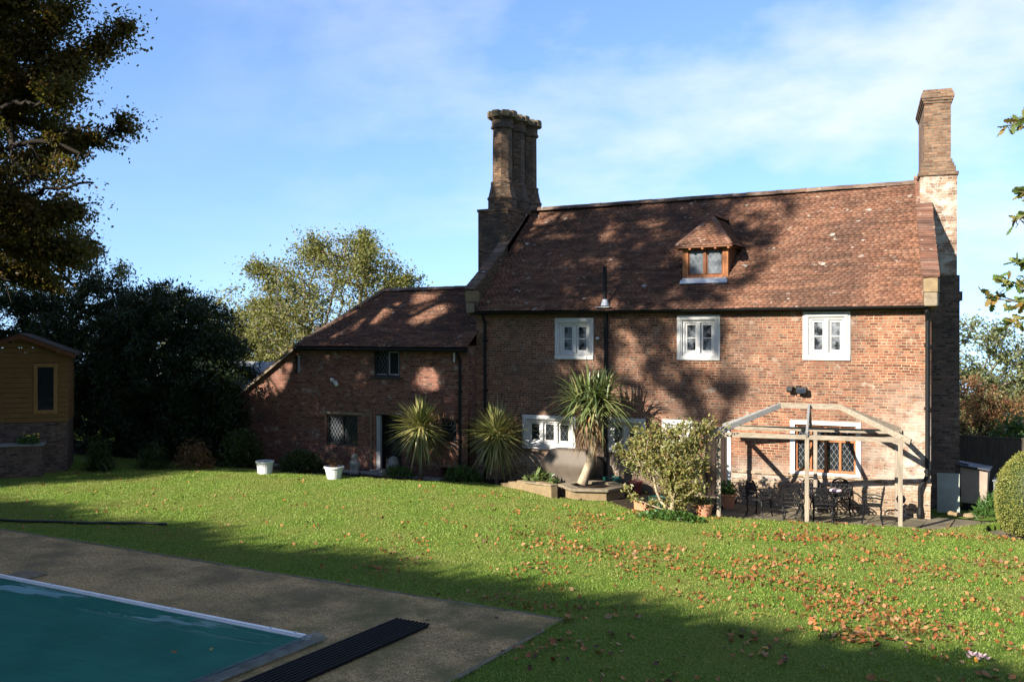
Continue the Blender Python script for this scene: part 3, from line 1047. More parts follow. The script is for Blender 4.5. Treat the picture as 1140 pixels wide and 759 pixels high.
# roof deck + tiles
mb = MB()
mb.quad((0.1, EV + .06, EZ - .09), (skew(EV) - .1, EV + .06, EZ - .09), (skew(RV) - .1, RV, RZ - .13), (0.1, RV, RZ - .13))
mb.quad((0.1, RV, RZ - .05), (skew(RV) - .1, RV, RZ - .05), (skew(7.28) - .1, 7.25, EZ), (0.1, 7.25, EZ))
roof = mb.build('roof', M['tile'], house)
SL = math.hypot(RV - EV, RZ - EZ)
upv = Vector((0, RV - EV, RZ - EZ)).normalized()
DU0, DU1, DV = 6.74, 8.12, 0.68       # dormer
DA = 8.05                              # dormer apex height


def dormer_skip(x, d):
    v = EV + d * upv.y; z = EZ + d * upv.z
    if v < DV - 0.24 or z > DA: return False
    hw = 0.72 if z < 7.15 else 0.69 * max(0, (DA - z) / (DA - 7.15))
    return abs(x - (DU0 + DU1) / 2) < hw


t_ = tiles('roof_tiles', M['tile'], roof, (0, EV, EZ - 0.03), (1, 0, 0), tuple(upv), lambda d: (0.08, skew(EV + d * upv.y) - 0.12), int(SL / 0.1), sag=0.018, skip=dormer_skip, seed=3)
mb = MB()
ridge_run(mb, (0.1, RV, RZ + .03), (skew(RV) - .1, RV, RZ + .0), 0.13)
mb.build('ridge_tiles', M['tile_mossy'], roof)

# gable copings: (v, z) profile stands above the tiles
PROF = [(-0.36, 6.02), (0.5, 6.62), (1.4, 7.32), (2.4, 8.14), (3.5, 9.10)]


def coping(name, mat, uo, w, base_mat):
    mb = MB()
    for (v0, z0), (v1, z1) in zip(PROF, PROF[1:]):
        k = max(2, int(math.hypot(v1 - v0, z1 - z0) / 0.11))
        for i in range(k):
            f0, f1 = i / k, (i + 1) / k
            a = Vector((uo(v0 + (v1 - v0) * f0), v0 + (v1 - v0) * f0, z0 + (z1 - z0) * f0))
            b = Vector((uo(v0 + (v1 - v0) * f1), v0 + (v1 - v0) * f1, z0 + (z1 - z0) * f1))
            d = (b - a).normalized()
            nrm = Vector((1, 0, 0)).cross(d).normalized()
            mb.beam(a - d * 0.03 + nrm * (0.03 + random.uniform(0, .012)), b + nrm * 0.012, w + random.uniform(-.015, .015), 0.06)
    cp = mb.build(name, mat, house)
    mb = MB()
    hw = w / 2 - 0.05
    top = [(v, z - 0.03) for v, z in PROF]
    bot = [(3.5, 8.6), (-0.1, 5.2), (-0.30, 5.35)]
    poly = top + bot
    L = [Vector((uo(v) - hw, v, z)) for v, z in poly]; Rr = [Vector((uo(v) + hw, v, z)) for v, z in poly]
    n = len(poly)
    mb.add(L + Rr, [tuple(range(n)), tuple(range(2 * n - 1, n - 1, -1))] + [(i, n + i, n + (i + 1) % n, (i + 1) % n) for i in range(n)])
    mb.build('parapet', base_mat, cp)
    # stone kneeler under the foot of the coping
    u = uo(-0.36)
    mb = MB()
    mb.bx(u - hw - .01, u + hw + .01, -0.40, -0.02, 5.62, 5.97)
    mb.build('kneeler', M['stone_yellow'], cp, bevel=0.015)
    mb = MB()
    mb.bx(u - hw, u + hw, -0.38, -0.02, 5.27, 5.617)
    mb.build('corbel', M['stone'], cp, bevel=0.03)


coping('coping', M['tile_coping'], lambda v: skew(v) - 0.03, 0.42, M['brick_stack'])
coping('coping', M['tile_mossy'], lambda v: -0.02, 0.38, M['brick_chimney'])


# left chimney: breast plus three octagonal flues
def octa_flue(parent, u, v, zb, h, seed):
    random.seed(seed)
    a8 = R(22.5)
    mb = MB()
    mb.lathe([(0.50, zb), (0.50, zb + .34), (0.53, zb + .36), (0.53, zb + .42), (0.49, zb + .46), (0.44, zb + .66), (0.40, zb + .86), (0.41, zb + .9), (0.41, zb + .96), (0.345, zb + 1.0),
              (0.335, zb + 1.0 + h), (0.41, zb + 1.02 + h), (0.41, zb + 1.09 + h), (0.375, zb + 1.11 + h), (0.375, zb + 1.28 + h), (0.43, zb + 1.34 + h), (0.47, zb + 1.40 + h), (0.47, zb + 1.44 + h), (0.42, zb + 1.46 + h)], 8, (u, v, 0), a8)
    fl = mb.build('flue', M['brick_chimney'], parent)
    mb = MB()
    for i in range(8):
        t = i * math.pi / 4
        hh = random.uniform(0.13, 0.2)
        mb.box((u + math.cos(t) * 0.40, v + math.sin(t) * 0.40, zb + 1.36 + h + 0.12), (0.22, 0.25, 0.15 + hh * 0.4), rz=t)
    for i in range(8):
        t = (i + .5) * math.pi / 4
        mb.box((u + math.cos(t) * 0.36, v + math.sin(t) * 0.36, zb + 1.44 + h), (0.18, 0.18, 0.13), rz=t)
    mb.build('flue_crown', M['stone_brown'], fl, bevel=0.012)


ch = MB()
ch.prism([(-1.05, 1.8, -.2), (0.12, 1.8, -.2), (0.12, 1.8, 8.86), (-1.05, 1.8, 8.86)], (0, 3.1, 0))
ch.bx(-1.08, 0.15, 1.77, 4.93, 8.78, 8.87)
chim = ch.build('chimney', M['brick_chimney'], house)
for i, v in enumerate((2.34, 3.22, 4.10)):
    octa_flue(chim, -0.40, v, 8.87, 1.78, i)

# right chimney stack, set with the skewed gable
ca, sa = math.cos(R(10.6)), math.sin(R(10.6))


def rc(x, y):     # local: x right along the front of the stack, y back
    return (13.02 + x * ca - y * sa, 2.38 + x * sa + y * ca)


def rbox(mb, x0, x1, y0, y1, z0, z1):
    p = [rc(x0, y0), rc(x1, y0), rc(x1, y1), rc(x0, y1)]
    mb.add([(a, b, z0) for a, b in p] + [(a, b, z1) for a, b in p], [(3, 2, 1, 0), (4, 5, 6, 7), (0, 1, 5, 4), (1, 2, 6, 5), (2, 3, 7, 6), (3, 0, 4, 7)])


mb = MB()
rbox(mb, 0.02, 0.96, 0, 3.1, 6.2, 8.95)
chim2 = mb.build('chimney', M['brick_limed'], house)
mb = MB()
rbox(mb, 0.13, 0.81, 0.12, 2.95, 9.42, 10.98)
for i, (e, z) in enumerate(((0.03, 10.98), (0.06, 11.05), (0.085, 11.12), (0.06, 11.22), (0.03, 11.29))):
    rbox(mb, 0.13 - e, 0.81 + e, 0.12 - e, 2.95 + e, z, z + (0.065 if i != 2 else 0.098))
mb.build('shaft', M['brick_stack'], chim2)
mb = MB()
rbox(mb, -0.03, 1.0, -0.05, 3.15, 8.952, 9.05)
rbox(mb, 0.03, 0.93, 0.0, 3.1, 9.052, 9.22)
rbox(mb, 0.05, 0.89, 0.04, 3.05, 9.222, 9.32)
rbox(mb, 0.10, 0.85, 0.08, 3.0, 9.322, 9.418)
mb.build('stack_shoulder', M['brick_stack'], chim2, bevel=0.02)
mb = MB()
rbox(mb, 0.04, 1.03, 0.01, 3.3, -0.3, 6.198)
rbox(mb, 0.9, 1.10, -0.0, 3.3, 5.5, 5.75)
mb.build('chimney_breast', M['brick_dark'], chim2)

# eaves: gutter, fascia, rafter feet
mb = MB()
mb.bx(0.15, 13.5, -0.20, -0.003, 5.2, 5.33)
mb.build('fascia', M['dark_frame'], house)
mb = MB()
k = 40
for i in range(1):
    pts = []
    prof = [(0.075 * math.cos(t), 0.075 * math.sin(t)) for t in [math.pi + math.pi * j / 8 for j in range(9)]]
    prof2 = [(x * 0.86, y * 0.86) for x, y in prof[::-1]]
    poly = [(0.1, -0.30 + x, 5.29 + y) for x, y in prof + prof2]
    mb.prism(poly, (13.42, 0, 0.01))
mb.build('gutter', M['black'], house)


def downpipe(u, v, ztop, zbot, parent, swan=None, name='downpipe', r=0.045):
    mb = MB()
    pts = [(u, v - 0.2, ztop + .0), (u, v - 0.2, ztop - 0.1), (u, v - 0.06, ztop - 0.32), (u, v - 0.06, ztop - 0.5)]
    if swan:
        pts += [(u, v - 0.06, 1.0), (u - 0.02, v - 0.08, 0.92), (u - swan, v - 0.13, 0.68), (u - swan, v - 0.13, 0.6), (u - swan, v - 0.13, zbot)]
    else:
        pts += [(u, v - 0.06, zbot)]
    mb.tube(pts, r, 10)
    for z in np.arange(zbot + 1.2, ztop - 0.6, 1.6):
        mb.lathe([(r + .018, z - .04), (r + .018, z + .04)], 10, (u, v - 0.06, 0))
        mb.box((u, v - 0.02, z), (0.16, 0.04, 0.05))
    if swan:
        mb.lathe([(r + .02, 0.02), (r + .035, 0.12), (r + .012, 0.3)], 10, (u - swan, v - 0.13, -0.12))
    return mb.build(name, M['black'], parent)


downpipe(13.54, 0, 5.25, -0.12, house, 0.16, r=0.05)
downpipe(0.37, 0, 5.25, -0.02, house)
mb = MB()
mb.tube([(4.62, -0.09, -0.03), (4.62, -0.09, 5.15), (4.62, -0.16, 5.6), (4.62, -0.16, 6.6)], 0.06, 12)
for z in (1.4, 3.0, 4.6):
    mb.lathe([(0.08, z - .05), (0.08, z + .05)], 12, (4.62, -0.09, 0))
mb.lathe([(0.075, 6.1), (0.075, 6.16)], 12, (4.62, -0.16, 0))
sp = mb.build('soil_pipe', M['black'], house)
mb = MB()
mb.beam((4.40, -0.27, 5.385), (4.85, -0.27, 5.385), 0.16, 0.02)
mb.lathe([(0.13, 5.43), (0.075, 5.62)], 12, (4.62, -0.16, 0))
mb.build('flashing', M['lead'], sp)


# windows -----------------------------------------------------------------
def stone_window(rect, lights, parent, bars=True, glass='glass', surround=True, name='window'):
    u0, u1, z0, z1 = rect
    mb = MB()
    fw = 0.15
    pr = -0.035
    # outer surround, then a recessed inner moulding
    mb.bx(u0, u1, pr, 0.05, z1 - fw, z1); mb.bx(u0, u1, pr - .015, 0.05, z0, z0 + fw * 0.85)
    mb.bx(u0, u0 + fw, pr + .003, 0.05, z0 + fw * .85, z1 - fw); mb.bx(u1 - fw, u1, pr + .003, 0.05, z0 + fw * .85, z1 - fw)
    # label mould along the head
    mb.bx(u0 + .06, u1 - .06, pr - .03, pr - .002, z1 - .125, z1 - .085)
    mb.bx(u0 + .07, u0 + .11, pr - .025, pr, z0 + .16, z1 - .126); mb.bx(u1 - .11, u1 - .07, pr - .025, pr, z0 + .16, z1 - .126)
    a, b, c, d = u0 + fw, u1 - fw, z0 + fw * .85, z1 - fw
    mb.bx(a, b, 0.02, 0.10, c, c + .07); mb.bx(a, b, 0.02, 0.10, d - .07, d)
    mb.bx(a, a + .07, 0.022, 0.10, c + .07, d - .07); mb.bx(b - .07, b, 0.022, 0.10, c + .07, d - .07)
    a += .07; b -= .07; c += .07; d -= .07
    mw = 0.10
    w = (b - a - mw * (lights - 1)) / lights
    fr = None
    cas = []
    for i in range(lights):
        p = a + i * (w + mw)
        if i: mb.bx(p - mw, p, -0.01, 0.10, c, d)
        cas.append((p, p + w))
    fr = mb.build(name, M['white'], parent, bevel=0.008)
    for p, q in cas:
        m2 = MB()
        t = 0.062
        m2.bx(p, q, 0.06, 0.10, c, c + t + .02); m2.bx(p, q, 0.06, 0.10, d - t, d)
        m2.bx(p, p + t, 0.061, 0.10, c + t + .02, d - t); m2.bx(q - t, q, 0.061, 0.10, c + t + .02, d - t)
        if bars: m2.bx(p + t, q - t, 0.066, 0.095, (c + d) / 2 - .014, (c + d) / 2 + .014)
        m2.build('casement', M['white'], fr, bevel=0.004)
        m3 = MB()
        m3.quad((p, 0.092, c), (q, 0.092, c), (q, 0.092, d), (p, 0.092, d))
        m3.build('pane', M[glass], fr)
    return fr


stone_window(UPW[0], 2, house, glass='glass_mixed')
for r_ in UPW[1:]:
    stone_window(r_, 2, house, glass='glass_mixed')
stone_window(GW[0], 3, house, bars=False, glass='glass_lead_dark')
stone_window(GW[1], 2, house, bars=False, glass='glass_mixed')
stone_window(GW[2], 1, house, bars=True, glass='glass_mixed')
# the large window: white surround, oak mullions and leaded lights
u0, u1, z0, z1 = BIG
mb = MB()
mb.bx(u0, u1, -0.03, 0.05, z1 - .11, z1); mb.bx(u0, u0 + .13, -0.027, 0.05, z0, z1 - .11); mb.bx(u1 - .13, u1, -0.027, 0.05, z0, z1 - .11)
mb.bx(u0 + .13, u1 - .13, -0.035, 0.05, z0, z0 + .07)
bw = mb.build('window', M['white'], house, bevel=0.008)
a, b, c, d = u0 + .13, u1 - .13, z0 + .07, z1 - .11
mb = MB()
zt = c + 0.82
mb.bx(a, b, 0.05, 0.13, c, c + .07); mb.bx(a, b, 0.05, 0.13, d - .05, d); mb.bx(a, b, 0.048, 0.13, zt, zt + .07)
for i in range(5):
    x = a + (b - a - .06) * i / 4
    mb.bx(x, x + .06, 0.052 - (.004 if i in (2, 3) else 0), 0.13, c + .07, zt); mb.bx(x, x + .06, 0.052, 0.13, zt + .07, d - .05)
mb.build('mullions', M['oak'], bw, bevel=0.005)
for i in range(4):
    x0, x1 = a + (b - a - .06) * i / 4 + .06, a + (b - a - .06) * (i + 1) / 4
    for y0, y1 in ((c + .07, zt), (zt + .07, d - .05)):
        mb = MB()
        mb.quad((x0, 0.105, y0), (x1, 0.105, y0), (x1, 0.105, y1), (x0, 0.105, y1))
        mb.build('pane', M['glass_lead'], bw)

# dark plank door behind the shrub
mb = MB()
mb.bx(DOOR[0], DOOR[0] + .08, 0.02, 0.12, DOOR[2], DOOR[3]); mb.bx(DOOR[1] - .08, DOOR[1], 0.02, 0.12, DOOR[2], DOOR[3]); mb.bx(DOOR[0] + .08, DOOR[1] - .08, 0.02, 0.12, DOOR[3] - .09, DOOR[3])
x = DOOR[0] + .08
for i in range(5):
    w = (DOOR[1] - DOOR[0] - .16) / 5
    mb.bx(x + .003, x + w - .003, 0.07, 0.11, DOOR[2] + .05, DOOR[3] - .09); x += w
dr = mb.build('door', M['door_wood'], house, bevel=0.004)
mb = MB()
mb.bx(DOOR[0] - .05, DOOR[1] + .05, -0.16, 0.1, -0.2, -0.02)
mb.build('door_step', M['stone'], dr, bevel=0.02)

# dormer
dm = MB()
dm.bx(DU0, DU0 + .17, DV, DV + .1, 6.22, 7.14); dm.bx(DU1 - .17, DU1, DV, DV + .1, 6.22, 7.14)
dm.bx(DU0 + .17, DU1 - .17, DV + .003, DV + .1, 6.22, 6.30); dm.bx(DU0 + .17, DU1 - .17, DV + .003, DV + .1, 7.06, 7.14)
dormer = dm.build('dormer', M['oak'], house, bevel=0.008)
mb = MB()
um = (DU0 + DU1) / 2
mb.bx(um - .035, um + .035, DV + .005, DV + .09, 6.302, 7.058)
for p, q in ((DU0 + .172, um - .037), (um + .037, DU1 - .172)):
    mb.bx(p, q, DV + .03, DV + .07, 6.302, 6.345); mb.bx(p, q, DV + .03, DV + .07, 7.015, 7.058)
    mb.bx(p, p + .035, DV + .031, DV + .07, 6.345, 7.015); mb.bx(q - .035, q, DV + .031, DV + .07, 6.345, 7.015)
mb.build('window_frame', M['oak_dark'], dormer, bevel=0.004)
for p, q in ((DU0 + .172, um - .037), (um + .037, DU1 - .172)):
    mb = MB()
    mb.quad((p, DV + .05, 6.30), (q, DV + .05, 6.30), (q, DV + .05, 7.06), (p, DV + .05, 7.06))
    mb.build('pane', M['glass_dormer'], dormer)
mb = MB()
mb.bx(DU0 + .03, DU1 - .02, DV - .12, DV + .02, 6.10, 6.215)
mb.quad((DU0 - .02, DV - .22, 6.055), (DU1 + .02, DV - .22, 6.055), (DU1 + .02, DV - .1, 6.17), (DU0 - .02, DV - .1, 6.17))
mb.build('sill', M['lead'], dormer, bevel=0.006)
for x, s in ((DU0, -1), (DU1, 1)):
    vb = EV + (7.14 - EZ) / SLOPE
    tri = [(x, DV + .1, 6.15), (x, DV + .1, 7.14), (x, vb + .1, 7.14)]
    mb = MB()
    mb.prism(tri if s > 0 else tri[::-1], (-0.05 * s, 0, 0))
    mb.build('cheek', M['oak_dark'], dormer)
E0, E1, EF, EH = DU0 - .21, DU1 + .19, DV - .24, 7.12
vap = 1.35
vback = EV + (DA - EZ) / SLOPE
mb = MB()
mb.quad((E0, EF, EH), (E1, EF, EH), (um, vap, DA))
vb = EV + (EH - EZ) / SLOPE
mb.quad((E1, EF, EH), (E1, vb, EH), (um, vback, DA), (um, vap, DA))
mb.quad((um, vap, DA), (um, vback, DA), (E0, vb, EH), (E0, EF, EH))
mb.quad((E0, EF, EH - .03), (E0, vb, EH - .03), (E1, vb, EH - .03), (E1, EF, EH - .03))
mb.quad((E0, EF, EH - .03), (E1, EF, EH - .03), (E1, EF, EH), (E0, EF, EH))
dro = mb.build('dormer_roof', M['tile'], dormer)
hw = (E1 - E0) / 2
fl = math.hypot(vap - EF, DA - EH)
tiles('dormer_tiles', M['tile'], dro, (um, EF, EH + .005), (1, 0, 0), (0, vap - EF, DA - EH), lambda d: (-hw * (1 - d / fl), hw * (1 - d / fl)), int(fl / .1), sag=0.0, seed=5, tl=0.15)
sl_ = math.hypot(hw, DA - EH)
for s in (1, -1):
    lo = EF; hi = vb
    tiles('dormer_tiles', M['tile'], dro, (um + s * hw, 0, EH + .005), (0, 1, 0), (-s * hw, 0, DA - EH), lambda d: (EF + (vap - EF) * d / sl_, vb + (vback - vb) * d / sl_), int(sl_ / .1), sag=0.0, seed=6, tl=0.15)
mb = MB()
ridge_run(mb, (E0 + .04, EF + .03, EH + .03), (um, vap, DA + .04), 0.07, 0.16)
ridge_run(mb, (E1 - .04, EF + .03, EH + .03), (um, vap, DA + .04), 0.07, 0.16)
ridge_run(mb, (um, vap - .1, DA + .05), (um, vback, DA + .03), 0.1, 0.3)
mb.build('hip_tiles', M['tile_coping'], dro)
for i in range(5):
    mb = MB()
    x = E0 + .12 + (E1 - E0 - .24) * i / 4
    mb.bx(x - .03, x + .03, EF + .02, DV, EH - .085, EH - .031)
    mb.build('rafter_foot', M['oak'], dormer)

# security floodlight and small wall fittings
mb = MB()
mb.box((10.30, -0.06, 3.13), (0.12, 0.12, 0.12)); mb.beam((10.20, -0.06, 3.13), (10.02, -0.16, 3.10), 0.05, 0.05)
mb.box((10.42, -0.16, 3.06), (0.28, 0.14, 0.16), rot=Matrix.Rotation(R(-25), 3, 'X')); mb.box((10.10, -0.16, 3.08), (0.16, 0.12, 0.13), rot=Matrix.Rotation(R(-25), 3, 'X'))
fl_ = mb.build('floodlight', M['black'], house, bevel=0.012)
mb = MB()
mb.box((10.42, -0.243, 3.045), (0.22, 0.012, 0.11), rot=Matrix.Rotation(R(-25), 3, 'X'))
mb.build('lens', M['glass'], fl_)
mb = MB()
mb.lathe([(0.05, 0), (0.06, 0.05), (0.03, 0.08)], 10, (4.33, -0.05, 4.42))
mb.build('alarm_sensor', M['white_plastic'], house)

# ------------------------------------------------------------------ annex
annex = thing('annex', 'low brick side wing of the house with catslide roof and open doorway', 'house wing', (-5, -0.5, 0))
AV = -0.5
AH = [(-3.77, -2.68, 3.16, 4.08), (-5.85, -4.46, 0.76, 1.81), (-3.69, -2.62, -0.3, 1.90), (-7.38, -7.06, 3.2, 3.86), (-1.02, -0.36, 1.12, 1.86), (-1.06, -0.52, 0.0, 0.28)]
LZ = lambda u: 4.22 + (u + 7.05) * 0.635    # lean-to line
mb = MB()
wall_holes(mb, -7.05, 0.0, -0.3, 4.22, AV, [h for h in AH if h[0] > -7.05 or True and h[1] > -7.05 and False], 0.25)
# raked part with slit window: split round the slit
sx0, sx1, sz0, sz1 = -7.38, -7.06, 3.2, 3.86
uL = -11.0
mb.quad((uL, AV, -.3), (sx0, AV, -.3), (sx0, AV, LZ(sx0)), (uL, AV, LZ(uL)))
mb.quad((sx0, AV, -.3), (-7.05, AV, -.3), (-7.05, AV, sz0), (sx0, AV, sz0))
mb.quad((sx0, AV, sz1), (-7.05, AV, sz1), (-7.05, AV, 4.22), (sx0, AV, LZ(sx0)))
mb.quad((sx0, AV, sz0), (sx0, AV, sz1), (sx0, AV + .2, sz1), (sx0, AV + .2, sz0))
mb.quad((sx0, AV, sz0), (sx0, AV + .2, sz0), (-7.05, AV + .2, sz0), (-7.05, AV, sz0))
# other sides
mb.quad((0, AV, -.3), (0, 0.0, -.3), (0, 0.0, 4.22), (0, AV, 4.22))
mb.quad((uL, 4.9, -.3), (uL, AV, -.3), (uL, AV, LZ(uL)), (uL, 4.9, LZ(uL)))
mb.quad((0, 4.9, -.3), (uL, 4.9, -.3), (uL, 4.9, LZ(uL)), (-7.05, 4.9, 4.22), (0, 4.9, 4.22))
mb.build('wall', M['brick_annex'], annex)
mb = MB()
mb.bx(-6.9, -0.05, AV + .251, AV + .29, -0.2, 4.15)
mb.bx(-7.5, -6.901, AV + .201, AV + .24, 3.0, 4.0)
mb.build('dark_room_sheet', M['black'], annex)  # black sheet stands in for the dark inside of the open doorway
ARV, ARZ, ARU = 2.2, 6.18, -5.41
AEV, AEZ = AV - 0.22, 4.16
mb = MB()
mb.quad((-7.12, AEV + .04, AEZ - .07), (0.0, AEV + .04, AEZ - .07), (0.0, ARV, ARZ - .10), (ARU, ARV, ARZ - .10))
mb.quad((ARU, ARV, ARZ - .04), (0, ARV, ARZ - .04), (0, 5.1, AEZ), (-7.15, 5.1, AEZ))
mb.quad((-7.15, 5.1, AEZ), (-7.15, AEV, AEZ - .02), (ARU, ARV, ARZ - .04))
aro = mb.build('roof', M['tile_annex'], annex)
au = Vector((0, ARV - AEV, ARZ - AEZ)); al = au.length
tiles('roof_tiles', M['tile_annex'], aro, (0, AEV, AEZ), (1, 0, 0), tuple(au), lambda d: (-7.17 + (ARU + 7.15) * d / al, -0.01 if AEV + d * au.y / al > -.0 else 0.1), int(al / .1), sag=0.012, seed=8)
# hip face and lean-to in larger courses
hipu = Vector((ARU + 7.15, 0, ARZ - AEZ)); hl = hipu.length
tiles('hip_side_tiles', M['tile_annex'], aro, (-7.17, 0, AEZ), (0, -1, 0), tuple(hipu), lambda d: (-(5.1 + (ARV - 5.1) * d / hl), -(AEV + (ARV - AEV) * d / hl)), int(hl / .1), sag=0.0, seed=9)
mb = MB()
mb.quad((uL - .2, AEV + .1, LZ(uL - .2) - .02), (-7.0, AEV + .1, LZ(-7.0) - .02), (-7.0, 5.0, LZ(-7.0) - .02), (uL - .2, 5.0, LZ(uL - .2) - .02))
lt = mb.build('lean_to_roof', M['tile_annex'], annex)
lv = Vector((1, 0, 0.635)); ll = math.hypot(4.15, 4.15 * .635)
tiles('lean_to_tiles', M['tile_annex'], lt, (uL - .2, 0, LZ(uL - .2)), (0, -1, 0), tuple(lv), lambda d: (-5.0, -(AEV + .02)), int(ll / .1), sag=0.0, seed=10)
mb = MB()
ridge_run(mb, (ARU, ARV, ARZ + .03), (0.0, ARV, ARZ + .05), 0.11)
ridge_run(mb, (-7.1, AEV + .05, AEZ + .05), (ARU, ARV, ARZ + .05), 0.085, 0.22)
mb.build('ridge_tiles', M['tile_mossy'], aro)
mb = MB()
mb.beam((uL - .2, AEV + .06, LZ(uL - .2) - .03), (-7.08, AEV + .06, LZ(-7.08) - .03), 0.05, 0.10)
mb.build('verge_board', M['pergola_x'], annex)
mb = MB()
mb.bx(-7.05, 0.02, AEV + .03, AV - .002, 4.02, 4.13)
mb.build('fascia', M['dark_frame'], annex)
mb = MB()
poly = [(-7.1, AEV - .03 + x, 4.11 + y) for x, y in prof + prof2]
mb.prism(poly, (7.2, 0, -0.02))
mb.build('gutter', M['black'], annex)
downpipe(-0.27, AV, 4.05, -0.03, annex)


def casement_window(rect, v, parent, fmat, panes, glass, t=0.07):
    u0, u1, z0, z1 = rect
    mb = MB()
    mb.bx(u0, u1, v + .05, v + .13, z1 - t, z1); mb.bx(u0, u1, v + .03, v + .13, z0, z0 + t)
    mb.bx(u0, u0 + t, v + .052, v + .13, z0 + t, z1 - t); mb.bx(u1 - t, u1, v + .052, v + .13, z0 + t, z1 - t)
    w = (u1 - u0 - 2 * t) / panes
    for i in range(1, panes):
        x = u0 + t + w * i
        mb.bx(x - .03, x + .03, v + .054, v + .13, z0 + t, z1 - t)
    fr = mb.build('window', fmat, parent, bevel=0.005)
    for i in range(panes):
        m2 = MB()
        a, b = u0 + t + w * i, u0 + t + w * (i + 1)
        m2.quad((a, v + .11, z0 + t), (b, v + .11, z0 + t), (b, v + .11, z1 - t), (a, v + .11, z1 - t))
        m2.build('pane', glass[i % len(glass)], fr)
    return fr


w1 = casement_window(AH[0], AV, annex, M['dark_frame'], 2, [M['glass_lead'], M['glass']])
mb = MB()
a, b, c, d = -3.19, -2.75, 3.23, 4.01
mb.bx(a, a + .035, AV + .07, AV + .105, c, d); mb.bx(b - .035, b, AV + .07, AV + .105, c, d); mb.bx(a + .035, b - .035, AV + .07, AV + .105, c, c + .035); mb.bx(a + .035, b - .035, AV + .07, AV + .105, d - .035, d)
mb.bx(-3.70, -3.25, AV + .07, AV + .105, c, c + .03)
mb.build('casement', M['grey_paint'], w1)
w2 = casement_window(AH[1], AV, annex, M['dark_frame'], 2, [M['glass_lead'], M['glass_lead_dark']], 0.06)
casement_window(AH[4], AV, annex, M['dark_frame'], 1, [M['glass']])
mb = MB()
mb.bx(-3.85, -2.6, AV - .05, AV + .06, 3.09, 3.157)
mb.build('sill', M['dark_frame'], w1)
mb = MB()
mb.bx(-6.12, -4.2, AV - .035, AV + .04, 1.84, 1.91)
mb.build('lintel', M['stone'], w2, bevel=0.008)
mb = MB()
mb.bx(-7.2, -7.06, AV + .05, AV + .1, 3.22, 3.84)
mb.build('slit_shutter', M['grey_paint'], annex)
mb = MB()
mb.bx(-3.69, -3.52, AV + .03, AV + .14, -0.05, 1.86)
mb.build('door_frame', M['grey_paint'], annex, bevel=0.006)
mb = MB()
mb.bx(-3.8, -2.5, AV - .25, AV + .2, -0.15, 0.04)
mb.build('door_step', M['stone_grey'], annex, bevel=0.02)
mb = MB()
mb.tube([(-3.86, AV - .03, -0.05), (-3.86, AV - .03, 2.0)], 0.022, 8)
mb.build('wall_pipe', M['stone'], annex)
mb = MB()
mb.tube([(-5.35 - .05, AV - .03, 2.93), (-5.4, AV - .1, 2.98), (-5.4, AV - .14, 2.9)], 0.02, 6)
mb.box((-5.4, AV - .03, 2.95), (0.12, 0.06, 0.1))
mb.lathe([(0.03, .0), (0.065, .04), (0.07, .1), (0.03, .13)], 10, (-5.48, AV - .13, 2.96)); mb.lathe([(0.03, .0), (0.065, .04), (0.07, .1), (0.03, .13)], 10, (-5.28, AV - .13, 2.80))
mb.build('twin_lamp', M['white_plastic'], annex)
mb = MB()
mb.tube([(-0.5, AV - .03, 3.7), (-0.5, AV - .03, 4.0)], 0.03, 8)
mb.build('pipe_stub', M['white_plastic'], annex)
mb = MB()
mb.bx(-0.42, 0.0, AV - .03, AV + .1, -0.2, 1.7)
mb.build('brick_pier', M['brick_annex'], annex)

# ------------------------------------------------------------------ outbuilding beyond the annex
ob_ = thing('outbuilding', 'grey slate roofed outbuilding seen beyond the left end of the side wing', 'outbuilding', (-19, 7, 0))
mb = MB()
mb.bx(-22.5, -14.2, 4.6, 9.5, -1, 1.95)
mb.build('wall', M['brick_limed'], ob_)
mb = MB()
mb.prism([(-22.8, 4.25, 1.85), (-22.8, 7.05, 3.35), (-22.8, 9.85, 1.85), (-22.8, 9.85, 1.75), (-22.8, 7.05, 3.22), (-22.8, 4.25, 1.75)], (8.9, 0, 0))
mb.build('roof', M['slate'], ob_)

# ------------------------------------------------------------------ summerhouse at the left edge (faces the camera)
SH = Matrix.Translation((-13.32, -6.99, 0)) @ Matrix.Rotation(R(50), 4, 'Z')
# local x right, y back; front at y=0; place so that its right corner shows


def shw(x, y, z):
    return tuple(SH @ Vector((x, y, z)))


shed = thing('summerhouse', 'honey coloured timber summerhouse raised on a dark brick base', 'shed', (-13.9, -7.9, 0))


def shbox(mb, x0, x1, y0, y1, z0, z1):
    p = [shw(x, y, z) for z in (z0, z1) for x, y in ((x0, y0), (x1, y0), (x1, y1), (x0, y1))]
    mb.add(p, [(3, 2, 1, 0), (4, 5, 6, 7), (0, 1, 5, 4), (1, 2, 6, 5), (2, 3, 7, 6), (3, 0, 4, 7)])


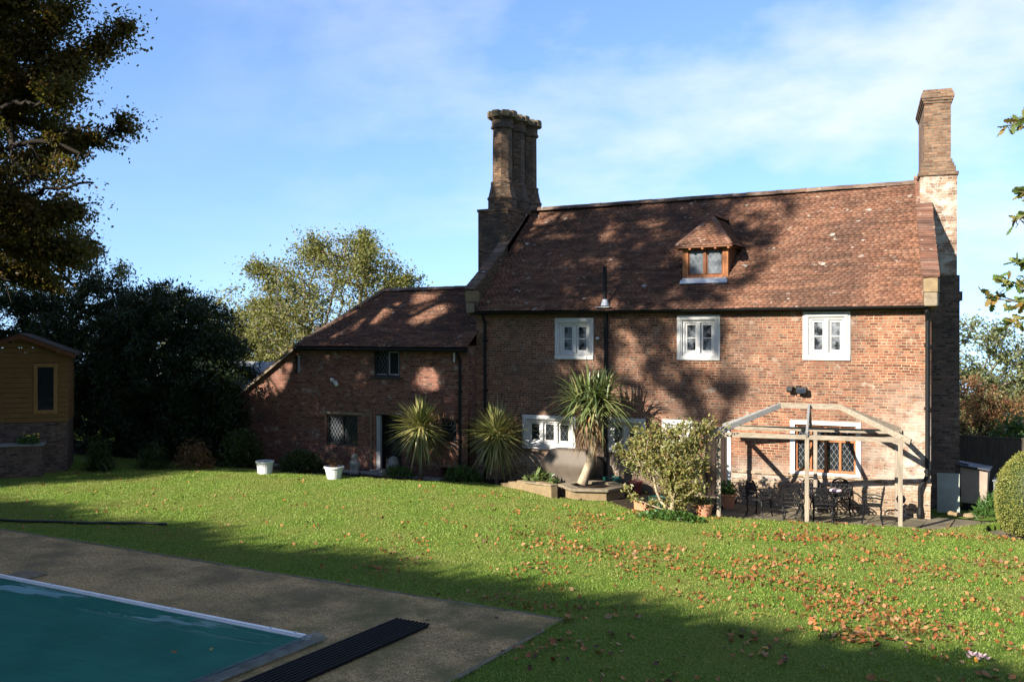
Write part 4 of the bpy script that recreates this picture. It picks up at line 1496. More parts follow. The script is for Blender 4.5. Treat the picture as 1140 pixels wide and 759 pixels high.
SWH, SBZ, SEZ, SAZ = 1.42, 1.68, 3.95, 4.52
mb = MB()
for i in range(17):
    z = SBZ + i * 0.165
    if z > SAZ - .15: break
    xm = SWH if z + .165 < SEZ else SWH * max(0.05, (SAZ - z - .1) / (SAZ - SEZ))
    if z < 3.6 and z > 1.85:
        shbox(mb, -xm, 0.40, 0, 0.03, z, z + .149); shbox(mb, 1.12, xm, 0, 0.03, z, z + .149)
    else:
        shbox(mb, -xm, xm, 0, 0.03, z, z + .149)
    if z + .165 < SEZ:
        shbox(mb, SWH, SWH + .03, 0.0, 2.6, z, z + .149); shbox(mb, -SWH - .03, -SWH, 0.0, 2.6, z, z + .149)
shbox(mb, -SWH, SWH, .031, 2.6, SBZ, SEZ)
sw = mb.build('boarding', M['shed_wood'], shed)
mb = MB()
shbox(mb, 0.40, 0.52, -.03, 0.06, 1.95, 3.62); shbox(mb, 1.00, 1.12, -.03, 0.06, 1.95, 3.62); shbox(mb, 0.52, 1.00, -.03, 0.06, 3.5, 3.62); shbox(mb, 0.52, 1.00, -.03, 0.06, 1.95, 2.08)
sf = mb.build('window', M['shed_trim'], shed, bevel=0.006)
mb = MB()
mb.quad(shw(.52, -.005, 2.08), shw(1.0, -.005, 2.08), shw(1.0, -.005, 3.5), shw(.52, -.005, 3.5))
mb.build('pane', M['glass'], sf)
mb = MB()
for s in (1, -1):
    a, b = (0, SAZ + .04), (s * (SWH + .28), SEZ - .06)
    P = [shw(a[0], -.25, a[1]), shw(b[0], -.25, b[1]), shw(b[0], 2.9, b[1]), shw(a[0], 2.9, a[1])]
    Q = [shw(a[0], -.25, a[1] + .07), shw(b[0], -.25, b[1] + .07), shw(b[0], 2.9, b[1] + .07), shw(a[0], 2.9, a[1] + .07)]
    mb.add(P + Q, [(3, 2, 1, 0), (4, 5, 6, 7), (0, 1, 5, 4), (1, 2, 6, 5), (2, 3, 7, 6), (3, 0, 4, 7)])
mb.build('roof', M['shed_roof'], shed)
mb = MB()
for s in (1, -1):
    mb.beam(shw(0, -.26, SAZ + .0), shw(s * (SWH + .28), -.26, SEZ - .1), 0.03, 0.12)
mb.build('bargeboard', M['oak_dark'], shed)
mb = MB()
shbox(mb, -SWH - .05, SWH - .35, -.1, 2.7, -.3, SBZ - .01)
shbox(mb, SWH - .35, SWH, 0.05, 2.7, -.3, SBZ - .01)
mb.build('brick_base', M['brick_dark'], shed)

# ------------------------------------------------------------------ pool cover, rail, flap, ribbed strip
ns, nt_ = 90, 40
V = []
for j in range(nt_ + 1):
    for i in range(ns + 1):
        u = -16 + 22.95 * i / ns; v = -15.93 - 6.5 * (j / nt_)
        e = min(1, (-15.93 - v) / 0.6) * min(1, (6.95 - u) / 0.6)
        z = 0.0 - 0.055 * e + 0.05 * e * mnoise.noise(Vector((u * 0.5 + v * .25, v * 1.3, 2))) + 0.012 * e * mnoise.noise(Vector((u * 2, v * 2, 5)))
        # folds running from the corner
        z += 0.03 * e * math.exp(-((v + 16.35 + (6.9 - u) * 0.10) / 0.12) ** 2) * min(1, max(0, (u + 1) / 6))
        V.append((u, v, z + 0.03))
F = [(j * (ns + 1) + i, (j + 1) * (ns + 1) + i, (j + 1) * (ns + 1) + i + 1, j * (ns + 1) + i + 1) for j in range(nt_) for i in range(ns)]
tag(np_mesh('pool_cover', V, F, M['cover'], smooth=True), 'dark teal pool cover sheet with puddles beside the white rail', 'pool cover')
mb = MB()
mb.bx(-16, 7.0, -15.93, -15.80, 0.005, 0.055)
mb.bx(-16, 7.0, -15.905, -15.83, 0.055, 0.075)
rail = mb.build('pool_rail', M['rail_white'], bevel=0.012)
tag(rail, 'long white rail along the edge of the teal pool cover', 'rail')
for x in (6.75, 6.25, 4.1, 1.0):
    mb = MB()
    mb.lathe([(0.02, 0.075), (0.02, 0.09)], 8, (x, -15.865, 0))
    mb.build('fixing', M['lead'], rail)
V = []
for j in range(41):
    for i in range(9):
        v = -15.78 - 6.6 * j / 40; f = i / 8
        u = 6.95 + 0.36 * f + 0.03 * mnoise.noise(Vector((v * 1.2, f, 1)))
        z = 0.055 + 0.03 * math.sin(f * math.pi) + 0.05 * f * (1 - f) * 4 * mnoise.noise(Vector((v * 2.2, f * 3, 3))) + 0.05 * math.exp(-(v + 15.9) ** 2 / .05) * math.sin(f * math.pi)
        V.append((u, v, z))
F = [(j * 9 + i, (j + 1) * 9 + i, (j + 1) * 9 + i + 1, j * 9 + i + 1) for j in range(40) for i in range(8)]
tag(np_mesh('cover_flap', V, F, M['clear_flap'], smooth=True), 'crumpled milky plastic flap at the end of the pool cover', 'plastic flap')
mb = MB()
mb.bx(7.56, 8.2, -22.5, -14.48, 0.014, 0.05)
for i in range(9):
    x = 7.585 + i * 0.0738
    mb.bx(x, x + .045, -22.5, -14.47, 0.05, 0.078)
tag(mb.build('ribbed_strip', M['rubber'], bevel=0.004), 'long black ribbed strip lying across the pool path', 'ribbed strip')
mb = MB()
mb.bx(-0.55, 0.05, -15.78, -15.3, 0.013, 0.05)
tag(mb.build('skimmer_lid', M['stone'], bevel=0.012), 'small pale square lid on the path beside the pool rail', 'lid')
mb = MB()
pts = [(-14 + i * 0.5, -12.55 + 0.10 * math.sin(i * 0.6) + i * 0.0, 0.035) for i in range(20)]
pts = [(-12, -14.0, .05), (-9, -13.35, .05), (-7, -12.75, .05), (-5.74, -12.45, .05), (-4.6, -12.0, .05), (-3.6, -11.6, .05), (-2.9, -11.2, .05), (-2.3, -10.85, .045), (-1.9, -10.75, .03)]
sm = []
for i in range(len(pts) - 1):
    for k in range(5):
        f = k / 5
        p = Vector(pts[i]).lerp(Vector(pts[i + 1]), f)
        p.y += 0.03 * math.sin(i * 5 + k)
        sm.append(p)
mb.tube(sm, 0.032, 8)
tag(mb.build('garden_hose', M['hose'], smooth=True), 'dark garden hose lying across the shaded grass', 'hose')


# ------------------------------------------------------------------ plants
def sword_leaves(n, c, length, width, elev, droop, seed, mat, name, parent, segs=6, spread=0.05):
    r = np.random.default_rng(seed)
    V, F = [], []
    for i in range(n):
        az = r.uniform(0, 2 * math.pi); el = r.uniform(*elev)
        L = length * r.uniform(0.75, 1.1); w = width * r.uniform(0.8, 1.2)
        dr = droop * r.uniform(0.4, 1.5) * L
        h = np.array([math.cos(az), math.sin(az), 0]); side = np.array([-math.sin(az), math.cos(az), 0])
        st = np.array(c) + r.normal(size=3) * spread
        base = len(V)
        for k in range(segs + 1):
            f = k / segs
            p = st + h * (L * f * math.cos(el)) + np.array([0, 0, L * f * math.sin(el) - dr * f ** 2.2])
            ww = w * (0.55 + 1.0 * min(f * 4, 1) * 0.45) * (1 - f ** 3) + 0.002
            tilt = np.array([0, 0, 0.25 * ww])
            V += [p - side * ww * .5 + tilt, p, p + side * ww * .5 + tilt]
        for k in range(segs):
            a = base + k * 3
            F += [(a, a + 1, a + 4, a + 3), (a + 1, a + 2, a + 5, a + 4)]
    return np_mesh(name, V, F, mat, parent, smooth=True)


def cordyline(x, y, zc, label, seed):
    t = thing('cordyline', label, 'cordyline', (x, y, -0.03), 'spiky palms along the house')
    sword_leaves(340, (x, y, zc + .04), 1.2, 0.055, (R(-75), R(88)), 0.16, seed, M['lf_cord'], 'crown', t)
    sword_leaves(34, (x, y, zc - .12), 0.8, 0.045, (R(-85), R(-45)), 0.25, seed + 60, M['lf_dead'], 'dead_leaves', t)
    mb = MB()
    mb.tube([(x, y, -0.05), (x + .02, y, zc * .5), (x, y, zc)], [0.07, 0.055, 0.05], 10)
    mb.build('trunk', M['bark'], t, smooth=True)
    return t


cordyline(-1.27, -1.3, 1.60, 'spiky round palm in front of the doorway of the brick wing', 1)
cordyline(1.33, -0.95, 1.47, 'spiky round palm before the corner of the main house', 2)
bt = thing('cordyline', 'tallest spiky palm on a bare pale trunk in the stone planter', 'cordyline', (4.6, -1.5, 0.3), 'spiky palms along the house')
mb = MB()
mb.tube([(4.55, -1.55, 0.28), (4.62, -1.5, 0.55), (4.78, -1.5, 0.95), (4.86, -1.5, 1.35), (4.88, -1.5, 1.5)], [0.17, 0.125, 0.115, 0.12, 0.10], 12)
mb.tube([(4.86, -1.5, 1.38), (4.76, -1.5, 1.75), (4.72, -1.48, 2.3)], [0.085, 0.07, 0.075], 10)
mb.tube([(4.87, -1.5, 1.38), (4.98, -1.5, 1.7), (5.02, -1.52, 2.3)], [0.09, 0.07, 0.075], 10)
mb.build('trunk', M['bark_pale'], bt, smooth=True)
V0 = []
sword_leaves(210, (4.62, -1.5, 2.62), 1.3, 0.055, (R(-30), R(85)), 0.35, 11, M['lf_cordg'], 'crown', bt, spread=0.14)
sword_leaves(210, (5.12, -1.5, 2.68), 1.3, 0.055, (R(-30), R(85)), 0.35, 12, M['lf_cordg'], 'crown', bt, spread=0.14)
sword_leaves(60, (4.75, -1.5, 2.25), 0.95, 0.05, (R(-80), R(-40)), 0.3, 13, M['lf_dead'], 'dead_leaves', bt, spread=0.14)

# low stone walls and the angular planter
lw = thing('planter_wall', 'low curved stone wall edging the bed under the triple window', 'garden wall', (2.4, -1.5, 0))
P2 = [(1.75, -1.25), (2.1, -1.39), (2.5, -1.55), (3.4, -2.02), (4.12, -2.45)]
mb = MB()
for i, ((a, b), (c, d)) in enumerate(zip(P2, P2[1:])):
    h = 0.06 + 0.085 * i
    mb.beam((a, b, h / 2 - .05), (c, d, h / 2 - .03), 0.22, h + .16)
mb.build('wall', M['stone_yellow'], lw, bevel=0.015)
mb = MB()
mb.beam((2.9, -1.79, 0.262), (4.12, -2.45, 0.34), 0.26, 0.04)
mb.build('coping_stone', M['stone'], lw, bevel=0.01)
hx = thing('stone_planter', 'angular raised stone planter with flat coping around the tall palm', 'planter', (4.85, -1.6, 0))
HC = (4.88, -1.55)
mb = MB()
nside = 6
ro, ri = 0.98, 0.80
ang = [R(20 + 60 * i) for i in range(6)]
for z0_, z1_, r0, mt in ((-0.25, 0.24, 0.88, 'brick'),):
    pass
mbw = MB(); mbc = MB()
for i in range(6):
    a, b = ang[i], ang[(i + 1) % 6]
    o0 = [(HC[0] + math.cos(t) * .90, HC[1] + math.sin(t) * .90) for t in (a, b)]
    i0 = [(HC[0] + math.cos(t) * .70, HC[1] + math.sin(t) * .70) for t in (a, b)]
    mbw.prism([(*o0[0], -.25), (*o0[1], -.25), (*i0[1], -.25), (*i0[0], -.25)], (0, 0, 0.47))
    o1 = [(HC[0] + math.cos(t) * 1.0, HC[1] + math.sin(t) * 1.0) for t in (a + .006, b - .006)]
    i1 = [(HC[0] + math.cos(t) * .64, HC[1] + math.sin(t) * .64) for t in (a + .006, b - .006)]
    mbc.prism([(*o1[0], .222), (*o1[1], .222), (*i1[1], .222), (*i1[0], .222)], (0, 0, 0.075))
mbw.build('wall', M['stone_yellow'], hx)
mbc.build('coping_stone', M['stone'], hx, bevel=0.012)
mb = MB()
mb.lathe([(0.72, .1), (0.70, .21), (0.3, .25)], 6, (HC[0], HC[1], 0), R(20))
mb.build('soil_fill', M['soil'], hx)

# covered barbecue
bb = MB()
rings = [(-0.03, .62, .28), (0.3, .60, .27), (0.46, .68, .31), (0.66, .86, .38), (0.74, .88, .385), (0.82, .84, .37), (1.0, .70, .32), (1.14, .60, .27), (1.165, .57, .25)]
nn = 48
bc = (3.78, -0.72)
vs = []
for k, (z, a, b) in enumerate(rings):
    for j in range(nn):
        t = 2 * math.pi * j / nn
        e = 0.22
        cx, cy = abs(math.cos(t)) ** e * math.copysign(1, math.cos(t)), abs(math.sin(t)) ** e * math.copysign(1, math.sin(t))
        wv = 1 + 0.05 * mnoise.noise(Vector((math.cos(t) * 2.5, math.sin(t) * 2.5, z * 3))) + 0.03 * mnoise.noise(Vector((math.cos(t) * 7, math.sin(t) * 7, z * 7)))
        zz = z + (0.05 * mnoise.noise(Vector((math.cos(t) * 2, math.sin(t) * 2, 9))) if 0 < k < 8 else 0)
        vs.append((bc[0] + cx * a * wv, bc[1] + cy * b * wv, zz))
bb.add(vs, [(k * nn + j, k * nn + (j + 1) % nn, (k + 1) * nn + (j + 1) % nn, (k + 1) * nn + j) for k in range(len(rings) - 1) for j in range(nn)] + [tuple((len(rings) - 1) * nn + j for j in range(nn))])
o = bb.build('covered_barbecue', M['tarp_bbq'], smooth=True)
tag(o, 'barbecue under a taupe cloth cover below the triple white window', 'covered barbecue')


def leafy(name, label, cat, c, rad, n, size, mat, stems=8, seed=0, wid=0.55, stem_mat=None, up=0.5, group=None):
    """small plant: stems plus leaves in a dome"""
    r = np.random.default_rng(seed)
    t = thing(name, label, cat, c, group)
    d = unit(r.normal(size=(n, 3))); d[:, 2] = np.abs(d[:, 2])
    q = r.uniform(0.25, 1, (n, 1)) ** 0.6
    C = np.array(c) + d * q * np.array(rad)
    V, F = leaf_quads(C, size, wid, up, 0.4, d, r)
    np_mesh('foliage', V, F, mat, t)
    if stems:
        A = np.repeat(np.array([c], float), stems, 0) + r.normal(size=(stems, 3)) * np.array([.25, .25, 0]) * np.array(rad)
        dd = unit(r.normal(size=(stems, 3))); dd[:, 2] = np.abs(dd[:, 2]) + .3
        B = np.array(c) + unit(dd) * np.array(rad) * 0.85
        V, F = edge_tubes(A, B, np.full(stems, .008), np.full(stems, .004), 4)
        np_mesh('stem', V, F, stem_mat or M['bark'], t)
    return t


leafy('hosta', 'broad leaved plant spilling over the low curved stone wall', 'plant', (3.2, -1.55, 0.2), (0.62, 0.35, 0.42), 170, 0.24, M['lf_hosta'], 10, 3, 0.4)
leafy('low_plant', 'green clump at the foot of the wall between the two round palms', 'plant', (0.1, -0.95, 0), (0.75, 0.4, 0.5), 700, 0.14, M['lf_green'], 10, 4, 0.3)
leafy('low_plant', 'green clump beside the doorway step of the brick wing', 'plant', (-2.15, -1.3, 0), (0.65, 0.35, 0.4), 500, 0.13, M['lf_green'], 10, 5, 0.3)
leafy('dark_shrub', 'dark low shrub beside the left white pot', 'shrub', (-6.0, -1.6, 0), (0.95, 0.6, 0.7), 2200, 0.10, M['lf_dark'], 12, 6)
leafy('dark_shrub', 'dark rounded shrub at the left end of the brick wing', 'shrub', (-8.6, -1.8, 0), (0.95, 0.8, 1.35), 3000, 0.11, M['lf_dark'], 12, 7)
leafy('ground_cover', 'bright green ground cover at the foot of the big shrub', 'plant', (8.15, -3.95, -0.02), (0.95, 0.45, 0.24), 900, 0.09, M['lf_green'], 8, 8, 0.8)
leafy('grassy_plant', 'tuft of strappy green leaves beside the clipped hedge', 'plant', (15.05, 0.35, 0), (0.5, 0.45, 0.62), 900, 0.22, M['lf_green'], 10, 9, 0.12)

# the big olive-green shrub
SB = (8.05, -3.75, -0.02)
pts_e = [((8.0, -3.6, 1.55), (0.95, 0.7, 0.75)), ((8.35, -3.6, 1.15), (0.65, 0.6, 0.8)), ((7.2, -3.6, 1.5), (0.75, 0.5, 0.45)), ((8.5, -3.5, 2.15), (0.5, 0.4, 0.35)), ((7.35, -3.6, 2.15), (0.35, 0.3, 0.3)),
         ((6.7, -3.5, 1.55), (0.45, 0.35, 0.3)), ((9.05, -3.3, 2.35), (0.45, 0.25, 0.2)), ((6.9, -3.7, 0.55), (0.25, 0.25, 0.3)), ((8.0, -3.6, 0.55), (0.6, 0.45, 0.5))]
tree('big_shrub', 'large olive green shrub with several pale stems beside the pergola', 'shrub', SB,
     [(8.05, -3.7, -0.05), (8.05, -3.65, 0.12)], pts_e, 300, 9500, 0.10, M['lf_shrub'], M['bark_pale'], 0.085, 21, 0.15, 0.12, alpha=0.75, tip=0.007, wid=0.5, cull=0.08)

# pots
def pot(name, label, cat, x, y, z, r0, r1, h, mat, rim=True, group=None):
    t = thing(name, label, cat, (x, y, z), group)
    mb = MB()
    pr = [(r0, 0), (r1 * .97, h * .85)] + ([(r1 * 1.07, h * .85), (r1 * 1.08, h)] if rim else [(r1, h)]) + [(r1 * .93, h), (r1 * .9, h * .86)]
    mb.lathe(pr, 24, (x, y, z))
    mb.build('body', mat, t, smooth=False, bevel=0.006)
    mb = MB()
    mb.lathe([(r1 * .88, h * .84), (r1 * .86, h * .9), (0.02, h * .93)], 16, (x, y, z))
    mb.build('soil_fill', M['soil'], t)
    return t


WP = 'white plastic tubs along the lawn edge'
pot('white_tub', 'white plastic tub standing empty by the dark shrub', 'tub', -6.41, -2.9, 0, 0.23, 0.28, 0.42, M['white_plastic'], True, WP)
pot('white_tub', 'white plastic tub with reddish twigs under the lattice window', 'tub', -3.62, -2.72, 0, 0.21, 0.30, 0.40, M['white_plastic'], True, WP)
leafy('twiggy_plant', 'reddish twiggy plant growing in the white tub', 'plant', (-3.62, -2.72, 0.37), (0.28, 0.25, 0.5), 60, 0.09, M['lf_red'], 26, 31, 0.4, M['lf_red'])
TP = 'terracotta pots by the pergola'
pot('terracotta_pot', 'terracotta pot with white flowers in front of the pergola post', 'pot', 8.72, -3.15, -.02, 0.16, 0.23, 0.34, M['terracotta'], True, TP)
leafy('potted_flowers', 'pale flowers filling the terracotta pot in front', 'plant', (8.72, -3.15, 0.3), (0.26, 0.24, 0.2), 260, 0.07, M['lf_pale'], 5, 32)
pot('terracotta_pot', 'terracotta pot with green plant by the dark house door', 'pot', 8.62, -1.05, -.12, 0.2, 0.26, 0.40, M['terracotta'], True, TP)
leafy('potted_plant', 'bushy green plant in the terracotta pot near the house door', 'plant', (8.62, -1.05, 0.26), (0.3, 0.28, 0.38), 300, 0.10, M['lf_green'], 8, 33)
pot('teal_pot', 'teal plastic pot behind the stone planter', 'pot', 5.0, -0.45, -.03, 0.2, 0.26, 0.42, M['teal_pot'], True)
pot('red_pot', 'dull red plastic pot beside the teal one', 'pot', 5.75, -0.5, -.03, 0.16, 0.2, 0.36, M['red_pot'], True)
pot('teal_trug', 'teal plastic trug on the ground behind the big shrub', 'trug', 7.3, -2.75, -.03, 0.2, 0.27, 0.34, M['teal_pot'], False)
tr = thing('terracotta_trough', 'long low terracotta trough beside the big shrub', 'trough', (7.05, -2.95, -.03))
mb = MB()
TRM = Matrix.Rotation(R(-20), 3, 'Z')
mb.box((7.05, -2.95, 0.08), (0.55, 0.26, 0.22), rot=TRM); mb.box((7.05, -2.95, 0.205), (0.60, 0.31, 0.04), rot=TRM)
mb.build('body', M['terracotta'], tr, bevel=0.012)
mb = MB()
mb.box((7.05, -2.95, 0.228), (0.5, 0.22, 0.01), rot=TRM)
mb.build('soil_fill', M['soil'], tr)

# weathered stone ornament and stone block by the door
mb = MB()
so = [(0.19, 0), (0.19, .1), (0.14, .14), (0.15, .22), (0.18, .30), (0.16, .40), (0.10, .46), (0.115, .54), (0.10, .62), (0.04, .67)]
mb.lathe(so, 14, (0, 0, 0))
mb.v = [(-3.62 - .12 + x + 0.03 * mnoise.noise(Vector((x * 8, y * 8, z * 8))), -1.55 + y + 0.03 * mnoise.noise(Vector((y * 8, z * 8, x * 8))), z + 0.0) for x, y, z in mb.v]
tag(mb.build('stone_ornament', M['stone_grey'], smooth=True), 'weathered grey stone garden ornament left of the doorway', 'garden ornament')
mb = MB()
mb.lathe([(0.24, 0), (0.26, .2), (0.22, .42), (0.12, .56), (0.02, .6)], 10, (0, 0, 0))
mb.v = [(-2.62 + x + 0.06 * mnoise.noise(Vector((x * 5, y * 5, z * 5))), -0.95 + y * .6 + 0.05 * mnoise.noise(Vector((y * 5, z * 5, x * 5))), z) for x, y, z in mb.v]
tag(mb.build('stone_boulder', M['stone_grey'], smooth=True), 'pale grey upright boulder beside the open doorway', 'boulder')

# ------------------------------------------------------------------ pergola
PG = Vector((9.05, -2.98, 0))
pd = Vector((4.17, 0.80, 0)); PL = pd.length; pd.normalize()
pn = Vector((-pd.y, pd.x, 0))
PD = 2.15
pergola = thing('pergola', 'weathered open timber pergola frame over the patio table', 'pergola', tuple(PG))


def pp(x, y, z):
    return PG + pd * x + pn * y + Vector((0, 0, z))


pang = math.atan2(pd.y, pd.x)
for x, y, zb in ((0, 0, -.15), (PL / 2, 0, -.15), (PL, 0, -.15), (0, PD, -.2), (PL / 2 + .12, PD, -.2), (PL, PD, -.2)):
    mb = MB()
    c = pp(x, y, 0)
    mb.box((c.x, c.y, (zb + 2.0) / 2), (0.1, 0.1, 2.0 - zb), rz=pang)
    mb.build('post', M['white'] if (x == 0 and y == PD) else M['pergola'], pergola, bevel=0.008)
for a, b in (((-.12, 0, 2.055), (PL + .12, 0, 2.055)), ((-.12, PD, 2.055), (PL + .12, PD, 2.055)), ((0, .055, 2.055), (0, PD - .055, 2.055)), ((PL, .055, 2.055), (PL, PD - .055, 2.055))):
    mb = MB()
    mb.beam(pp(*a), pp(*b), 0.09, 0.11)
    mb.build('beam', M['pergola_x'], pergola, bevel=0.008)
rx0, rx1, rzz = 1.42, PL - 1.38, 2.74
for k, (a, b) in enumerate((((-.18, -.18, 2.06), (rx0, PD / 2, rzz)), ((-.18, PD + .18, 2.06), (rx0, PD / 2, rzz)), ((PL + .22, -.18, 2.04), (rx1, PD / 2, rzz)), ((PL + .22, PD + .18, 2.04), (rx1, PD / 2, rzz)),
                             ((PL / 2, -.1, 2.12), (PL / 2, PD / 2 - .03, rzz)), ((PL / 2, PD + .1, 2.12), (PL / 2, PD / 2 + .03, rzz)))):
    mb = MB()
    mb.beam(pp(*a), pp(*b), 0.06, 0.13)
    mb.build('rafter', M['pergola_grey'] if k in (0, 1, 4, 5) else M['pergola_x'], pergola, bevel=0.006)
mb = MB()
mb.beam(pp(rx0 - .03, PD / 2, rzz), pp(rx1 + .03, PD / 2, rzz), 0.05, 0.13)
mb.build('ridge_beam', M['pergola_x'], pergola, bevel=0.006)

# ------------------------------------------------------------------ cast-iron table and chairs (local coordinates, floor at z=0)
def make_chair():
    t = thing('garden_chair', 'x', 'garden chair', (0, 0, 0), 'black iron chairs round the patio table')
    mb = MB()
    ring = [(0.23 * math.copysign(abs(math.cos(a)) ** .6, math.cos(a)), 0.22 * math.copysign(abs(math.sin(a)) ** .6, math.sin(a)), 0.44) for a in [2 * math.pi * i / 20 for i in range(21)]]
    mb.tube(ring, 0.016, 6, False)
    for i in range(-4, 5):
        mb.bx(i * .047 - .012, i * .047 + .012, -.205, .205, .432, .446)
    for y in (-.1, .02, .12):
        mb.bx(-.21, .21, y - .012, y + .012, .426, .431)
    mb.build('seat', M['iron'], t, world=False)
    mb = MB()
    arch = [(-.23, .21, .44), (-.235, .235, .62), (-.22, .26, .76), (-.15, .275, .86), (0, .285, .90), (.15, .275, .86), (.22, .26, .76), (.235, .235, .62), (.23, .21, .44)]
    mb.tube(arch, 0.021, 6)
    mb.tube([(-.225, .225, .53), (.225, .225, .53)], 0.011, 6)
    for z, xs, rr in ((.585, (-.15, -.05, .05, .15), .05), (.69, (-.165, -.055, .055, .165), .055), (.79, (-.11, 0, .11), .055)):
        for x in xs:
            yy = .225 + (z - .53) * .16
            mb.ring((x, yy, z), rr, .014, (0, 1, -.16), 10, 5)
            mb.ring((x, yy, z), rr * .45, .013, (0, 1, -.16), 8, 4)
    mb.build('backrest', M['iron'], t, world=False)
    for sx in (-1, 1):
        mb = MB()
        mb.tube([(sx * .225, .22, .62), (sx * .265, .08, .655), (sx * .275, -.1, .65), (sx * .265, -.19, .60), (sx * .235, -.19, .44)], 0.019, 6)
        mb.ring((sx * .25, -.05, .545), .07, .008, (1, 0, 0), 10, 4)
        mb.build('arm', M['iron'], t, world=False)
        for fy in (-1, 1):
            mb = MB()
            mb.tube([(sx * .21, fy * .19, .44), (sx * .235, fy * .215, .3), (sx * .215, fy * .20, .15), (sx * .245, fy * .25, 0.0)], [.024, .02, .017, .022], 6)
            mb.build('leg', M['iron'], t, world=False)
    return t


chair0 = make_chair()
CH = [((10.72, -2.25), 180 + 8, 'black iron chair with its back to the lawn, left of the middle post'),
      ((11.42, -2.12), 180 + 12, 'black iron chair with its back to the lawn, right of the middle post'),
      ((9.72, -1.75), 75, 'black iron chair at the left end of the table, seen from the side'),
      ((12.42, -1.25), -80, 'black iron chair at the right end of the table, seen from the side'),
      ((10.75, -0.62), 6, 'black iron chair on the house side of the table, facing the left front chair'),
      ((11.5, -0.48), 14, 'black iron chair on the house side of the table, facing the right front chair')]
for i, ((x, y), a, lab) in enumerate(CH):
    c = chair0 if i == 0 else copy_tree(chair0)
    c.location = (x, y, -0.12)
    c.rotation_euler = (0, 0, R(a))
    c['label'] = lab
tb = thing('garden_table', 'black cast iron oval table under the pergola', 'table', (11.08, -1.38, -0.12), rz=R(11))
mb = MB()
oval = [(0.8 * math.cos(a), 0.46 * math.sin(a), .71) for a in [2 * math.pi * i / 32 for i in range(33)]]
mb.tube(oval, 0.018, 6, False)
for i in range(-6, 7):
    x = i * .115; yy = 0.45 * math.sqrt(max(0, 1 - (x / .79) ** 2))
    mb.bx(x - .018, x + .018, -yy, yy, .704, .718)
for y in (-.3, -.15, 0, .15, .3):
    xx = 0.78 * math.sqrt(1 - (y / .46) ** 2)
    mb.bx(-xx, xx, y - .016, y + .016, .697, .7035)
for a in range(0, 360, 30):
    mb.ring((0.58 * math.cos(R(a)), 0.30 * math.sin(R(a)), .711), .09, .01, (0, 0, 1), 10, 4)
mb.build('tabletop', M['iron'], tb, world=False)
for sx in (-1, 1):
    for sy in (-1, 1):
        mb = MB()
        mb.tube([(sx * .42, sy * .22, .70), (sx * .5, sy * .28, .5), (sx * .40, sy * .2, .25), (sx * .52, sy * .3, 0.0)], [.024, .019, .017, .022], 6)
        mb.build('leg', M['iron'], tb, world=False)
mb = MB()
mb.ring((11.55, -1.3, 0.615), .14, .02, (0, 0, 1), 16, 6); mb.lathe([(0.13, .6), (0.15, .64), (0.12, .655)], 16, (11.55, -1.3, 0))
tag(mb.build('pink_dish', M['petal'], smooth=True), 'small pink dish on the right half of the iron table', 'dish')
gl = thing('dark_round_object', 'unidentified dark round object on a thin stem near the back wall', 'garden lamp', (13.0, -0.62, -.12))  # too indistinct to name; built as a dark ball on a stem
mb = MB()
mb.lathe([(0.02, .42), (0.09, .46), (0.12, .54), (0.09, .62), (0.02, .66)], 14, (13.0, -0.62, -.12))
mb.build('head', M['iron'], gl, smooth=True)
mb = MB()
mb.tube([(13.0, -0.62, -.12), (13.0, -0.62, .32)], .02, 8); mb.lathe([(0.1, 0), (0.09, .03), (0.02, .05)], 12, (13.0, -0.62, -.12))
mb.build('stem', M['iron'], gl)

# ------------------------------------------------------------------ right of the house
sg = thing('sage_sheet', 'pale sage green sheet leaning upright against the chimney base', 'panel', (14.05, 1.3, -.12))
mb = MB()
M3 = Matrix.Rotation(R(8), 3, 'Z') @ Matrix.Rotation(R(-6), 3, 'X')
mb.box((13.88, 1.4, 0.37), (0.55, 0.035, 1.04), rot=M3)
mb.build('sheet', M['sage'], sg, bevel=0.006)
bx_ = thing('storage_bin', 'tan plastic storage bin with sloping dark lid beside the fence', 'storage bin', (14.75, 2.0, -.12))
mb = MB()
mb.prism([(14.07, 2.6, -.05), (14.71, 2.6, -.05), (14.74, 2.6, .86), (14.04, 2.6, .95)], (0, 0.75, 0))
mb.build('body', M['tan'], bx_, bevel=0.02)
mb = MB()
mb.bx(14.1, 14.68, 2.63, 3.3, -0.25, -.05)
mb.build('plinth', M['black'], bx_)
mb = MB()
mb.beam((13.95, 2.95, 1.0), (14.8, 2.95, .89), 0.9, 0.05)
mb.beam((13.9, 2.7, 1.06), (14.25, 2.7, 1.005), 0.1, 0.04)
mb.build('lid', M['lid'], bx_, bevel=0.012)
mb = MB()
mb.bx(14.85, 15.5, 2.9, 3.5, -.25, .55)
mb.bx(14.82, 15.53, 2.87, 3.53, .55, .60)
tag(mb.build('grey_chest', M['slate'], bevel=0.015), 'low grey chest half hidden behind the strappy plant', 'chest')
random.seed(11)
for i in range(5):
    mb = MB()
    mb.lathe([(0.06, 0), (0.09, .03), (0.07, .08), (0.02, .1)], 7)
    s = random.uniform(.8, 1.5)
    x0, y0 = 14.0 + i * 0.17 + random.uniform(-.05, .05), 0.75 + random.uniform(-.15, .15)
    mb.v = [(x0 + x * s * 1.2, y0 + y * s, -.13 + z * s + .02 * mnoise.noise(Vector((x * 20 + i, y * 20, z * 20)))) for x, y, z in mb.v]
    tag(mb.build('loose_stone', M['stone_yellow'], smooth=False, bevel=0.008), 'loose yellowish stone in the small heap before the sage sheet', 'stone', 'loose stones by the house corner')
